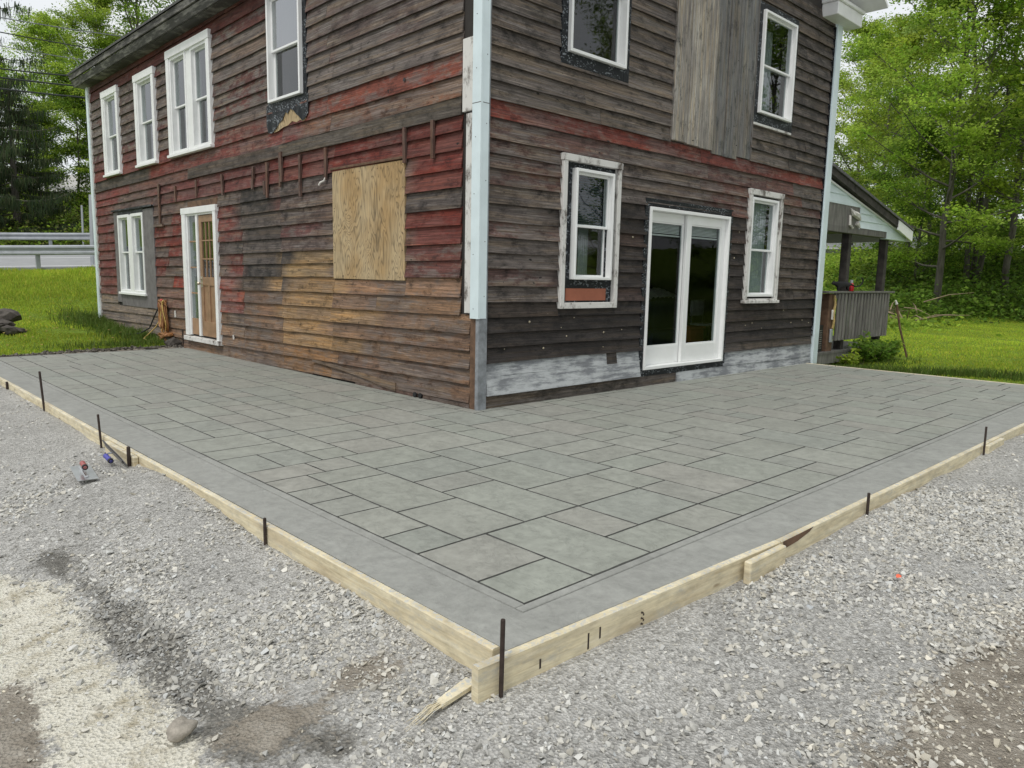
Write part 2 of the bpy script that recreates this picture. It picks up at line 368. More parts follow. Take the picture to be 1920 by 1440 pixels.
class MB:
    def __init__(self): self.v = []; self.f = []; self.smooth = False
    def add(self, vs, fs):
        o = len(self.v); self.v += [tuple(map(float, p)) for p in vs]; self.f += [tuple(i + o for i in f) for f in fs]; return self
    def box(self, x0, x1, y0, y1, z0, z1):
        if x0 > x1: x0, x1 = x1, x0
        if y0 > y1: y0, y1 = y1, y0
        if z0 > z1: z0, z1 = z1, z0
        return self.add([(x0, y0, z0), (x1, y0, z0), (x1, y1, z0), (x0, y1, z0), (x0, y0, z1), (x1, y0, z1), (x1, y1, z1), (x0, y1, z1)],
                        [(0, 3, 2, 1), (4, 5, 6, 7), (0, 1, 5, 4), (1, 2, 6, 5), (2, 3, 7, 6), (3, 0, 4, 7)])
    def bbox(self, x0, x1, y0, y1, z0, z1, b=0.004):
        """box with chamfered edges"""
        bm = bmesh.new(); bmesh.ops.create_cube(bm, size=1)
        bmesh.ops.scale(bm, vec=(abs(x1 - x0), abs(y1 - y0), abs(z1 - z0)), verts=bm.verts)
        bmesh.ops.translate(bm, vec=((x0 + x1) / 2, (y0 + y1) / 2, (z0 + z1) / 2), verts=bm.verts)
        bmesh.ops.bevel(bm, geom=list(bm.edges), offset=b, segments=1, affect='EDGES')
        bm.verts.index_update()
        self.add([v.co[:] for v in bm.verts], [[v.index for v in f.verts] for f in bm.faces]); bm.free(); return self
    def beam(self, a, b, w, h, up=(0, 0, 1)):
        a = Vector(a); b = Vector(b); d = (b - a).normalized(); up = Vector(up)
        s = d.cross(up)
        if s.length < 1e-4: s = d.cross(Vector((1, 0, 0)))
        s.normalize(); u = s.cross(d).normalized(); s *= w / 2; u *= h / 2
        vs = [a - s - u, a + s - u, a + s + u, a - s + u, b - s - u, b + s - u, b + s + u, b - s + u]
        return self.add(vs, [(0, 1, 2, 3), (7, 6, 5, 4), (0, 4, 5, 1), (1, 5, 6, 2), (2, 6, 7, 3), (3, 7, 4, 0)])
    def tube(self, pts, r, n=6, cap=True):
        pts = [Vector(p) for p in pts]; rs = r if hasattr(r, '__len__') else [r] * len(pts)
        o = len(self.v); up = Vector((0.13, 0.21, 0.97)).normalized()
        for i, p in enumerate(pts):
            d = (pts[min(i + 1, len(pts) - 1)] - pts[max(i - 1, 0)]).normalized()
            s = d.cross(up)
            if s.length < 0.05: s = d.cross(Vector((1, 0, 0)))
            s.normalize(); u = s.cross(d)
            for k in range(n):
                a = 2 * math.pi * k / n
                self.v.append(tuple(p + (s * math.cos(a) + u * math.sin(a)) * rs[i]))
        for i in range(len(pts) - 1):
            for k in range(n):
                k2 = (k + 1) % n
                self.f.append((o + i * n + k, o + i * n + k2, o + (i + 1) * n + k2, o + (i + 1) * n + k))
        if cap:
            self.f.append(tuple(o + k for k in range(n))[::-1]); self.f.append(tuple(o + (len(pts) - 1) * n + k for k in range(n)))
        return self
    def lathe(self, prof, c=(0, 0, 0), n=16, axis=None):
        """prof: list of (r, h) along axis"""
        ax = Vector(axis or (0, 0, 1)).normalized(); s = ax.orthogonal().normalized(); u = ax.cross(s)
        o = len(self.v); c = Vector(c)
        for r, h in prof:
            for k in range(n):
                a = 2 * math.pi * k / n
                self.v.append(tuple(c + ax * h + (s * math.cos(a) + u * math.sin(a)) * r))
        for i in range(len(prof) - 1):
            for k in range(n):
                k2 = (k + 1) % n
                self.f.append((o + i * n + k, o + i * n + k2, o + (i + 1) * n + k2, o + (i + 1) * n + k))
        self.f.append(tuple(o + k for k in range(n))[::-1]); self.f.append(tuple(o + (len(prof) - 1) * n + k for k in range(n)))
        return self
    def prism(self, poly, a, b, axis='y'):
        """poly of 2d points extruded from a to b along axis; poly coords are the two other axes in order"""
        def mk(p, t): return {'x': (t, p[0], p[1]), 'y': (p[0], t, p[1]), 'z': (p[0], p[1], t)}[axis]
        n = len(poly)
        return self.add([mk(p, a) for p in poly] + [mk(p, b) for p in poly],
                        [tuple(range(n))[::-1], tuple(range(n, 2 * n))] + [(i, (i + 1) % n, (i + 1) % n + n, i + n) for i in range(n)])
    def build(self, name, mat, parent=None, smooth=False, fix=True):
        me = bpy.data.meshes.new(name); me.from_pydata(self.v, [], self.f); me.validate()
        if fix:
            bm = bmesh.new(); bm.from_mesh(me); bmesh.ops.recalc_face_normals(bm, faces=bm.faces); bm.to_mesh(me); bm.free()
        if smooth:
            for p in me.polygons: p.use_smooth = True
        me.materials.append(MAT[mat] if isinstance(mat, str) else mat)
        o = bpy.data.objects.new(name, me); COL.objects.link(o)
        if parent is not None: attach(o, parent)
        return o

ORIGIN = {}
def attach(o, p):
    """child whose mesh is written in world coordinates"""
    o.parent = p
    loc = ORIGIN.get(p.name)
    if loc is not None: o.matrix_parent_inverse = Matrix.Translation(-Vector(loc))

def thing(name, loc, label, cat, group=None):
    o = bpy.data.objects.new(name, None); COL.objects.link(o); o.location = loc; o.empty_display_size = 0.2
    ORIGIN[o.name] = tuple(loc); return tag(o, label, cat, group)
def tag(o, label, cat, group=None):
    o['label'] = label; o['category'] = cat
    if group: o['group'] = group
    return o
def struct(o): o['kind'] = 'structure'; return o
def stuff(o, label=None, cat=None):
    o['kind'] = 'stuff'
    if label: o['label'] = label; o['category'] = cat
    return o

def np_mesh(name, verts, tris, mat, tint=None, parent=None, quads=False, smooth=False):
    me = bpy.data.meshes.new(name); n = len(verts); k = 4 if quads else 3
    me.vertices.add(n); me.vertices.foreach_set('co', np.asarray(verts, dtype=np.float32).ravel())
    m = len(tris); me.loops.add(m * k); me.polygons.add(m)
    me.loops.foreach_set('vertex_index', np.asarray(tris, dtype=np.int32).ravel())
    me.polygons.foreach_set('loop_start', np.arange(0, m * k, k, dtype=np.int32))
    me.polygons.foreach_set('use_smooth', np.full(m, bool(smooth)))
    me.update(calc_edges=True)
    if tint is not None:
        ca = me.color_attributes.new('tint', 'FLOAT_COLOR', 'POINT')
        c = np.ones((n, 4), dtype=np.float32); c[:, :3] = tint; ca.data.foreach_set('color', c.ravel())
    me.materials.append(MAT[mat]); o = bpy.data.objects.new(name, me); COL.objects.link(o)
    if parent is not None: attach(o, parent)
    return o

# ================================================================== SETTING
# ---- ground: one sheet with the lie of the land
ctrl = np.array([
    (-3.45, -4.1, -.155), (-2.4, -4.15, -.14), (-1.2, -4.15, -.125), (0.2, -4.15, -.11), (2.4, -4.15, -.085), (5, -4.15, -.06), (7.7, -4.0, -.04),
    (-3.42, -3, -.125), (-3.42, -1.9, -.11), (-3.42, -0.9, -.045), (-3.42, -0.2, -.05), (-3.42, 0.6, -.10), (-3.42, 3, -.085), (-3.4, 5.5, -.085), (-3.4, 8, -.05),
    (-4.3, -4.4, -.21), (-4.3, -3, -.24), (-4.4, -1.6, -.25), (-4.4, -0.5, -.22), (-5.1, -5.8, -.27), (-2.2, -5.4, -.22), (-0.5, -5.2, -.19), (0.5, -7, -.22), (-7, -3, -.27), (-7, 1, -.25), (-5, 2, -.18), (-6, 6, -.15), (4, -6.5, -.14), (9, -6, -.08),
    (8.2, -2, -.04), (8.2, 0, -.16), (9.5, -.1, -.17), (11, -0.3, -.14), (9.5, 1.5, -.2), (14, -2, -.02), (14, 2.5, -.02), (12, -8, -.08), (20, -4, .0), (20, -12, -.1), (20.7, 2.8, .16), (24.8, 3, .32), (26.9, 1, .18), (26, -8, .15), (24, 8, .95), (29.5, 7.2, 1.55), (36, 11, 3.0), (30, 13, 2.6), (40, 4, 2.0), (45, -8, 2.0),
    (-1, 8.2, .02), (-3, 8.3, -.02), (0.2, 13, .2), (-4, 12, .12), (-0.6, 10, .1), (-1.5, 15, .5), (-0.8, 13.7, .34), (-5, 16, .4), (-9, 12, .1), (-0.4, 21.2, 1.17), (1.8, 19.6, 1.28), (5, 18.2, 1.4), (-4, 23.4, 1.08), (-12, 28, .85), (4, 15, .6), (9, 14, .7), (12, 16.8, 1.8), (24, 13.3, 2.4), (14, 7, .2), (10, 9, .2),
    (4.2, 30.5, 1.9), (-2, 33, 1.75), (-12, 40, 1.6), (16, 28, 2.6), (30, 24, 3.3), (45, 20, 4.2), (6, 45, 4.5), (25, 45, 6), (-10, 55, 4.5), (60, 30, 7), (70, 0, 5), (60, -30, 4), (-40, 40, 2), (-40, 0, 0), (-30, -30, -.3), (20, -40, 0), (100, 60, 12), (40, 90, 12), (-40, 90, 8)])
def tps_fit(c):
    n = len(c); d = np.linalg.norm(c[:, None, :2] - c[None, :, :2], axis=2)
    K = np.where(d > 0, d ** 2 * np.log(d + 1e-12), 0) + np.eye(n) * 0.05
    Pm = np.hstack([np.ones((n, 1)), c[:, :2]]); A = np.zeros((n + 3, n + 3)); A[:n, :n] = K; A[:n, n:] = Pm; A[n:, :n] = Pm.T
    return np.linalg.solve(A, np.concatenate([c[:, 2], [0, 0, 0]]))
TW = tps_fit(ctrl)
def fbm(x, y, s=1.0, o=4):
    """cheap value noise, vectorised"""
    r = np.zeros_like(x, dtype=float); amp = 1.0; tot = 0
    for k in range(o):
        X = x * s + 17.3 * k; Y = y * s - 9.1 * k; xi = np.floor(X); yi = np.floor(Y); xf = X - xi; yf = Y - yi
        u = xf * xf * (3 - 2 * xf); v = yf * yf * (3 - 2 * yf)
        h = lambda a, b: np.modf(np.sin(a * 127.1 + b * 311.7) * 43758.5453)[0] % 1.0
        n0 = h(xi, yi) * (1 - u) + h(xi + 1, yi) * u; n1 = h(xi, yi + 1) * (1 - u) + h(xi + 1, yi + 1) * u
        r += amp * (n0 * (1 - v) + n1 * v); tot += amp; amp *= 0.5; s *= 2.03
    return r / tot - 0.5
SLAB = (-3.26, 7.53, -3.955, 8.0)
def terr(x, y, detail=True):
    x = np.atleast_1d(np.asarray(x, float)); y = np.atleast_1d(np.asarray(y, float))
    z = np.empty_like(x)
    for i in range(0, len(x), 20000):
        xx = x[i:i + 20000]; yy = y[i:i + 20000]
        d = np.hypot(xx[:, None] - ctrl[None, :, 0], yy[:, None] - ctrl[None, :, 1])
        z[i:i + 20000] = np.where(d > 0, d ** 2 * np.log(d + 1e-12), 0) @ TW[:-3] + TW[-3] + TW[-2] * xx + TW[-1] * yy
    if detail:
        dist = np.hypot(x - CAM[0], y - CAM[1])
        z = z + fbm(x, y, 1.1, 5) * 0.075 + fbm(x, y, 6, 3) * 0.02 + np.clip((dist - 25) / 40, 0, 1) * fbm(x, y, 0.15, 3) * 1.5
    return z
def sdpoly(x, y, poly):
    """signed distance to polygon (negative inside)"""
    d = np.full(x.shape, 1e9); ins = np.zeros(x.shape, bool); n = len(poly)
    for i in range(n):
        ax, ay = poly[i][:2]; bx, by = poly[(i + 1) % n][:2]
        ex, ey = bx - ax, by - ay; t = np.clip(((x - ax) * ex + (y - ay) * ey) / (ex * ex + ey * ey + 1e-9), 0, 1)
        d = np.minimum(d, np.hypot(x - ax - t * ex, y - ay - t * ey))
        c = ((ay > y) != (by > y)) & (x < (bx - ax) * (y - ay) / (by - ay + 1e-12) + ax); ins ^= c
    return np.where(ins, -d, d)
gp = lambda pts, z=-.22: [tuple(G(a, b, z)[:2]) for a, b in pts]
SAND = gp([(-60, 1060), (60, 1075), (140, 1095), (150, 1140), (185, 1200), (240, 1265), (300, 1300), (340, 1345), (400, 1440), (480, 1600), (150, 1600), (95, 1440), (90, 1400), (85, 1330), (70, 1255), (-60, 1265)])
DIRT1 = gp([(-200, 1125), (20, 1130), (50, 1150), (20, 1172), (-60, 1175), (-60, 1260), (70, 1255), (90, 1320), (95, 1400), (100, 1440), (110, 1600), (-300, 1600)])
DIRT2 = gp([(2100, 1130), (1900, 1160), (1780, 1240), (1700, 1310), (1650, 1400), (1610, 1520), (1600, 1700), (2600, 1700), (2600, 1130)])
DIRT3 = gp([(590, 1290), (640, 1268), (720, 1262), (760, 1275), (735, 1305), (650, 1325), (600, 1340)])
DIRT4 = gp([(470, 1330), (540, 1310), (610, 1330), (600, 1390), (520, 1420), (460, 1400), (380, 1440), (420, 1380)])
DAMP = gp([(30, 1040), (130, 1040), (230, 1120), (340, 1220), (420, 1300), (600, 1345), (640, 1420), (420, 1440), (330, 1330), (210, 1220), (150, 1120), (100, 1090)])
LAWN_L = [(-3.6, 8.12), (-2.4, 8.2), (-1.2, 8.08), (-0.1, 8.25), (0.3, 8.2), (2, 14), (30, 14), (60, 40), (-80, 90), (-80, 8), (-9, 9.3), (-6, 8.9)]
LAWN_R = [(7.66, -4.3), (7.6, 1), (0, 13.5), (40, 14), (200, 60), (200, -200), (60, -60), (14, -12), (9.5, -6.5)]
def masks(x, y):
    n = fbm(x, y, 2.2, 4) + .7 * fbm(x, y, 7.5, 3)
    g = np.clip(0.5 - np.minimum(sdpoly(x, y, LAWN_L), sdpoly(x, y, LAWN_R)) / 0.5 + n * 0.5, 0, 1)
    s = np.clip(0.5 - sdpoly(x, y, SAND) / 0.30 + n * 0.35, 0, 1)
    d = np.clip(0.5 - np.minimum.reduce([sdpoly(x, y, q) for q in (DIRT1, DIRT2, DIRT3, DIRT4)]) / 0.42 + n * 0.5, 0, 1)
    strip = np.clip(0.5 - (np.abs(y - 8.12 - 0.12 * n) - 0.12) / 0.12, 0, 1) * (x < 0) * (x > -9)
    d = np.maximum(d, strip); g = np.where(strip > 0.5, np.minimum(g, 0.2), g)
    w = np.clip(0.5 - sdpoly(x, y, DAMP) / 0.4 + n * 0.6, 0, 1)
    return g, s, d, w

def axis(a, b0, b1, c, fine, coarse):
    return np.concatenate([np.arange(a, b0, coarse), np.arange(b0, b1, fine), np.arange(b1, c, coarse)])
gx = axis(-90, -7.5, 9.0, 140, 0.085, 1.3); gy = axis(-60, -7.5, 9.0, 130, 0.085, 1.3)
GX, GY = np.meshgrid(gx, gy); fx = GX.ravel(); fy = GY.ravel()
fz = terr(fx, fy)
under = ((fx > SLAB[0] + .03) & (fx < SLAB[1] - .03) & (fy > SLAB[2] + .03) & (fy < SLAB[3] - .05))
fz = np.where(under, np.minimum(fz, -0.14), fz)
edge = (fx > SLAB[0] - .25) & (fx < SLAB[1] + .2) & (fy > SLAB[2] - .25) & (fy < SLAB[3]) & ~under
fz = np.where(edge, np.minimum(fz, -0.03), fz)
nx, ny = len(gx), len(gy)
idx = np.arange(nx * ny).reshape(ny, nx)
quads = np.stack([idx[:-1, :-1], idx[:-1, 1:], idx[1:, 1:], idx[1:, :-1]], -1).reshape(-1, 4)
ground = np_mesh('ground', np.stack([fx, fy, fz], 1), quads, 'ground', quads=True, smooth=True)
struct(ground)
mg, ms_, md, mw = masks(fx, fy)
for nm, arr in (('grassy', mg), ('sandy', ms_), ('dirt', md), ('damp', mw)):
    at = ground.data.attributes.new(nm, 'FLOAT', 'POINT'); at.data.foreach_set('value', arr.astype(np.float32))
def tz(x, y): return float(terr(np.array([x]), np.array([y]))[0])

# ---- stamped concrete patio: bed, border bands, and every stamped stone
X0, X1, Y0, Y1 = SLAB
FE = [(X0, -3.897), (-1.35, -3.985), (2.4, -3.998), (X1, -3.995)]       # front edge, a little out of true
b = MB()
pl = [*FE, (X1, .05), (.05, .05), (.05, Y1), (X0, Y1)]
b.prism(pl, -.14, -.011, 'z')
patio = b.build('patio', 'joint_concrete'); struct(patio)
def slab_piece(name, x0, x1, y0, y1, mat, z=0.0, ch=0.006):
    m = MB(); zb = -.0108
    m.add([(x0, y0, zb), (x1, y0, zb), (x1, y1, zb), (x0, y1, zb), (x0 + .002, y0 + .002, z - ch * .6), (x1 - .002, y0 + .002, z - ch * .6), (x1 - .002, y1 - .002, z - ch * .6), (x0 + .002, y1 - .002, z - ch * .6),
           (x0 + ch, y0 + ch, z), (x1 - ch, y0 + ch, z), (x1 - ch, y1 - ch, z), (x0 + ch, y1 - ch, z)],
          [(0, 1, 5, 4), (1, 2, 6, 5), (2, 3, 7, 6), (3, 0, 4, 7), (4, 5, 9, 8), (5, 6, 10, 9), (6, 7, 11, 10), (7, 4, 8, 11), (8, 9, 10, 11)])
    return m.build(name, mat, patio, fix=False)
b = MB(); b.prism([*FE, (X1, -3.715), (-2.995, -3.715), (-2.995, Y1), (X0, Y1)], -.0109, 0.0, 'z'); b.build('border_band', 'stamped_border', patio)
slab_piece('border_strip', -2.982, -2.926, -3.652, Y1, 'stamped_border', -.001)
slab_piece('border_strip', -2.982, X1, -3.703, -3.654, 'stamped_border', -.001)
# random ashlar on a 15 cm module
U = 0.1535; sx, sy = -2.926, -3.653
ncx = int((X1 - sx) / U); ncy = int((Y1 - sy) / U)
occ = np.zeros((ncx, ncy), bool)
for i in range(ncx):
    for j in range(ncy):
        if sx + (i + 1) * U > 0.06 and sy + (j + 1) * U > 0.06: occ[i, j] = True
sizes = [(4, 3), (3, 4), (4, 4), (3, 2), (2, 3), (3, 3), (5, 3), (3, 5), (2, 2), (4, 2), (2, 4), (5, 2), (3, 4), (4, 3), (3, 2)]
STONE = {}; stones = []
def stone_mesh(w, h, var):
    k = (w, h, var)
    if k in STONE: return STONE[k]
    rr = random.Random(hash(k) & 0xffff); L, W = w * U, h * U; gp_ = 0.0050
    def ring(off, z, jit, n=4):
        pts = []
        c = [(off, off), (L - off, off), (L - off, W - off), (off, W - off)]
        for a in range(4):
            p, q = c[a], c[(a + 1) % 4]
            for t in range(n):
                f = t / n; pts.append((p[0] + (q[0] - p[0]) * f + rr.uniform(-jit, jit), p[1] + (q[1] - p[1]) * f + rr.uniform(-jit, jit), z))
        return pts
    n = 4; r0 = ring(gp_, -.0108, .0022, n); r1 = [(x + (L / 2 - x) * .012, y + (W / 2 - y) * .012, -.0014) for x, y, z in r0]; r2 = ring(gp_ + .008, 0.0, .002, n)
    N = 4 * n; v = r0 + r1 + r2
    f = [(i, (i + 1) % N, (i + 1) % N + N, i + N) for i in range(N)] + [(i + N, (i + 1) % N + N, (i + 1) % N + 2 * N, i + 2 * N) for i in range(N)] + [tuple(range(2 * N, 3 * N))]
    me = bpy.data.meshes.new('paving_stone'); me.from_pydata(v, [], f); me.materials.append(MAT['stamped_stone']); me.materials.append(MAT['joint_concrete'])
    for p in me.polygons[:N]: p.material_index = 1
    STONE[k] = me; return me
for j in range(ncy):
    for i in range(ncx):
        if occ[i, j]: continue
        cand = sizes[:]; random.shuffle(cand); cand += [(2, 1), (1, 2), (1, 1)]
        for (w, h) in cand:
            if i + w <= ncx and j + h <= ncy and not occ[i:i + w, j:j + h].any():
                # avoid leaving one-cell slivers
                if w > 1 and i + w < ncx and not occ[i + w, j] and (i + w + 1 >= ncx or occ[i + w + 1, j]): continue
                break
        else: w = h = 1
        occ[i:i + w, j:j + h] = True; stones.append((i, j, w, h))
        o = bpy.data.objects.new('paving_stone', stone_mesh(w, h, random.randrange(3))); COL.objects.link(o)
        o.parent = patio; o.location = (sx + i * U, sy + j * U, random.uniform(-.0004, .0002))

# ---- road climbing behind the house
near_edge = [(-30, 38, .75), (-12, 28.6, .93), (-4, 24.2, 1.14), (1.8, 20.5, 1.33), (7, 18.6, 1.62), (12, 17.4, 1.95), (24, 14, 2.6), (36, 11, 3.15), (52, 8, 3.75), (75, 5, 4.6)]
def ribbon(off0, off1, dz, sub=5, rise=0.075):
    pts = []
    for k in range(len(near_edge) - 1):
        for t in range(sub):
            f = t / sub; a, c = near_edge[k], near_edge[k + 1]; pts.append([a[i] + (c[i] - a[i]) * f for i in range(3)])
    pts.append(list(near_edge[-1])); pts = np.array(pts)
    for _ in range(6): pts[1:-1] = (pts[:-2] + 2 * pts[1:-1] + pts[2:]) / 4
    d = np.gradient(pts[:, :2], axis=0); d /= np.linalg.norm(d, axis=1)[:, None]; nrm = np.stack([-d[:, 1], d[:, 0]], 1)
    def side(o): 
        q = pts.copy(); q[:, :2] += nrm * o; q[:, 2] += rise * o + dz; return q
    return side(off0), side(off1)
def ribbon_obj(name, o0, o1, dz, mat, thick=0.0):
    A, B = ribbon(o0, o1, dz); m = MB(); n = len(A)
    m.add(list(A) + list(B), [(i, i + 1, n + i + 1, n + i) for i in range(n - 1)])
    if thick: 
        A2 = A.copy(); A2[:, 2] -= thick; m.add(list(A) + list(A2), [(i, i + 1, n + i + 1, n + i) for i in range(n - 1)])
        B2 = B.copy(); B2[:, 2] -= thick; m.add(list(B) + list(B2), [(i, i + 1, n + i + 1, n + i) for i in range(n - 1)])
    return m.build(name, mat)
road = ribbon_obj('road', 0, 8.6, 0.06, 'asphalt', 0.5); struct(road)
for o0, o1 in ((0.55, 0.72), (5.4, 5.56)):
    st = ribbon_obj('lane_marking', o0, o1, 0.066, 'road_paint'); attach(st, road)

# keep the land below the road
_A, _B = ribbon(0, 8.6, 0.0)
_co = np.empty(len(ground.data.vertices) * 3, np.float32); ground.data.vertices.foreach_get('co', _co); _co = _co.reshape(-1, 3)
sel = np.where((_co[:, 1] > 4) & (_co[:, 0] > -34))[0]
for i0 in range(0, len(sel), 4000):
    s_ = sel[i0:i0 + 4000]; p = _co[s_, :2].astype(float)
    d = np.hypot(p[:, None, 0] - _A[None, :, 0], p[:, None, 1] - _A[None, :, 1]); k = d.argmin(1)
    ax = _B[k, :2] - _A[k, :2]; ax /= np.linalg.norm(ax, axis=1)[:, None]
    off = ((p - _A[k, :2]) * ax).sum(1)
    inr = (off > -0.3) & (off < 9.3) & (k > 0) & (k < len(_A) - 1)
    rz = _A[k, 2] + 0.075 * off
    znew = np.where(inr, np.minimum(_co[s_, 2], rz - 0.1), _co[s_, 2])
    nearm = (off > -3.0) & (off <= -0.3) & (k > 0)
    znew = np.where(nearm, np.minimum(znew, _A[k, 2] + 0.02 + off * 0.02), znew)
    _co[s_, 2] = znew
ground.data.vertices.foreach_set('co', _co.ravel()); ground.data.update()

# ================================================================== HOUSE
HW, HL = 7.86, 13.0
house = thing('house', (HW / 2, HL / 2, 0), 'old two-storey wooden house with worn red and grey clapboards beside the new patio', 'house')
def fb(m, face, u0, u1, z0, z1, o0, o1, bev=0.0):
    """box on a facade: u along it, o outwards"""
    f = m.bbox if bev else m.box; k = (bev,) if bev else ()
    return f(-o1, -o0, u0, u1, z0, z1, *k) if face == 'L' else f(u0, u1, -o1, -o0, z0, z1, *k)
def FW(face, u, z, o): return (-o, u, z) if face == 'L' else (u, -o, z)

# openings (u0,u1,z0,z1) = through-holes in the sheathing; casings = where boards stop
OPEN_L = [(10.98, 11.92, 3.33, 4.97), (8.9, 9.87, 3.34, 4.96), (6.45, 8.14, 3.37, 5.03), (3.5, 4.41, 3.7, 5.08), (9.85, 11.37, .89, 2.46), (6.42, 7.73, .29, 2.38)]
CASE_L = [(10.94, 11.96, 3.29, 5.0), (8.87, 9.92, 3.31, 5.0), (6.38, 8.22, 3.33, 5.1), (3.40, 4.5, 3.69, 5.2), (9.28, 11.66, .62, 2.56), (6.36, 7.79, .23, 2.43), (1.24, 2.795, 1.31, 2.655)]
OPEN_R = [(1.22, 2.16, 3.82, 5.28), (5.36, 6.30, 3.84, 5.24), (1.38, 2.03, 1.38, 2.59), (2.85, 4.73, .25, 2.27), (5.33, 6.12, 1.17, 2.61)]
CASE_R = [(1.1, 2.28, 3.68, 5.4), (5.23, 6.43, 3.68, 5.36), (1.165, 2.19, 1.035, 2.745), (2.78, 4.80, .165, 2.34), (5.25, 6.28, 1.06, 2.745), (3.2, 5.22, 3.142, 8.5)]

def rects_minus(u0, u1, z0, z1, holes):
    us = sorted({u0, u1, *[h[0] for h in holes], *[h[1] for h in holes]}); out = []
    for a, c in zip(us[:-1], us[1:]):
        if c <= u0 or a >= u1: continue
        hs = sorted([(h[2], h[3]) for h in holes if h[0] <= a + 1e-6 and h[1] >= c - 1e-6]); z = z0
        for p, q in hs:
            if p > z: out.append((a, c, z, p))
            z = max(z, q)
        if z < z1: out.append((a, c, z, z1))
    return out
walls = {}
for face, U1, ztop, holes in (('L', HL, 5.5, OPEN_L), ('R', HW, 5.75, OPEN_R)):
    m = MB()
    for a, c, z0, z1 in rects_minus(0.0 if face == 'R' else 0.14, U1, -0.12, ztop, holes): fb(m, face, a, c, z0, z1, -.14, 0)
    if face == 'R': m.prism([(0, 5.75), (HW, 5.75), (HW / 2, 8.15)], 0, .14, 'y')
    walls[face] = m.build('wall', simple('sheathing', (0.03, 0.026, 0.023), 0.9).m if 'sheathing' not in MAT else 'sheathing', house)
m = MB(); m.box(HW - .14, HW, .14, HL, -.12, 5.75); m.box(.14, HW - .14, HL - .14, HL, -.12, 5.75)
m.prism([(.0, 5.75), (HW, 5.75), (HW / 2, 8.15)], HL - .14, HL, 'y'); m.build('wall', 'sheathing', house)
m = MB(); m.box(.15, HW - .15, .15, HL - .15, .05, .12); m.build('floor', 'interior', house)
m = MB(); m.box(.15, HW - .15, .15, HL - .15, 2.9, 3.05); m.box(.15, HW - .15, .15, HL - .15, 5.6, 5.7); m.build('ceiling', 'interior', house)
m = MB(); m.box(3.4, 3.5, 4.6, HL - .2, .12, 5.6); m.box(.2, HW - .2, 4.5, 4.6, .12, 5.6); m.build('interior_wall', 'interior', house)

def colL(u, z):
    R = lambda: BR[0]; r = (.158, .026, .017); brown = (0.111, 0.078, 0.064); gb = (0.135, 0.105, 0.094); dark = (0.051, 0.043, 0.039); tan = (.215, .150, .082); low = (0.152, 0.108, 0.082)
    if z > 4.95: return (0.107, 0.023, 0.019), .85
    if z > 3.60:
        if u > 8.6: return ((0.123, 0.045, 0.041) if R() < .3 else (0.111, 0.080, 0.072)), .35
        if u < 3.4: return ((0.156, 0.131, 0.119) if z < 4.05 else (0.127, 0.094, 0.086)), .3
        return ((0.139, 0.049, 0.043) if R() < .42 else gb), .35
    if z > 3.17:
        if u > 8.3: return (r if z < 3.5 else (0.131, 0.041, 0.037)), .8
        if u < 3.3: return ((0.205, 0.057, 0.037) if z > 3.35 else (0.164, 0.082, 0.053)), .5
        return (0.156, 0.041, 0.034), .6
    if z > 2.99: return (0.059, 0.048, 0.038), .8
    if 4.2 < u < 5.5 and 1.1 < z < 2.68: return (dark if R() < .6 else (0.078, 0.064, 0.057)), .75
    if z > 1.36 and u < 1.25:
        if 2.05 < z < 2.2 or 2.0 < z < 2.1: return (0.061, 0.049, 0.045), .7
        return (r if z > 1.7 else (0.156, 0.057, 0.048)), (.85 if z > 1.7 else .5)
    if z > 2.6 and u < 9.3: return (r if u < 4.2 else (0.139, 0.039, 0.034)), .75
    if 2.0 < u <= 4.25 and z < 1.36 and z > .45: return (tan if u > 2.9 or R() < .6 else low), .75
    if 2.8 < u <= 4.25:
        if z > 1.65: return ((0.111, 0.045, 0.041) if R() < .5 else (0.090, 0.064, 0.057)), .5
        if z > .75: return (.27, .185, .095), .8
        return ((0.221, 0.135, 0.070) if R() < .5 else low), .6
    if u >= 7.8 and z > .75:
        if u > 11.6: return ((0.164, 0.037, 0.031) if z > 1.2 else (0.131, 0.041, 0.037)), .7
        return (r if (1.1 < z < 2.4 and R() < .75) else (0.119, 0.074, 0.064)), .65
    if 5.4 < u < 6.4 and z > .8: return ((0.164, 0.045, 0.038) if R() < .6 else (0.115, 0.082, 0.072)), .6
    if u > 9: return (0.156, 0.139, 0.127), .4
    if u < 2.8 and z > 1.1: return (0.164, 0.111, 0.082), .5
    return (low if R() < .6 else (0.131, 0.090, 0.070)), .5
def colR(u, z):
    R = lambda: BR[0]
    if z > 3.13:
        if u > 6.3: return (0.062, 0.052, 0.047), .65
        if z < 3.7 and u < 3.3: return (0.148, 0.127, 0.111), .35
        return ((0.088, 0.075, 0.066) if R() < .4 else (0.118, 0.103, 0.090) if R() < .72 else (0.165, 0.142, 0.122)), .42
    if z > 2.95: return (0.160, 0.036, 0.026), .62
    if z > 2.3:
        if u > 4: return ((0.139, 0.070, 0.061) if R() < .5 else (0.098, 0.082, 0.074)), .5
        return ((0.123, 0.098, 0.089) if R() < .6 else (0.123, 0.070, 0.061)), .4
    if z > 1.1:
        if u < 1.2: return ((0.131, 0.074, 0.066) if R() < .55 else (0.115, 0.097, 0.089)), .4
        if u > 6.2: return (0.062, 0.047, 0.041), .75
        return ((0.032, 0.025, 0.023) if R() < .75 else (0.052, 0.034, 0.030)), .9
    if z > .49: return ((0.026, 0.021, 0.020) if R() < .7 else (0.042, 0.031, 0.025)), .93
    return (0.051, 0.043, 0.039), .7

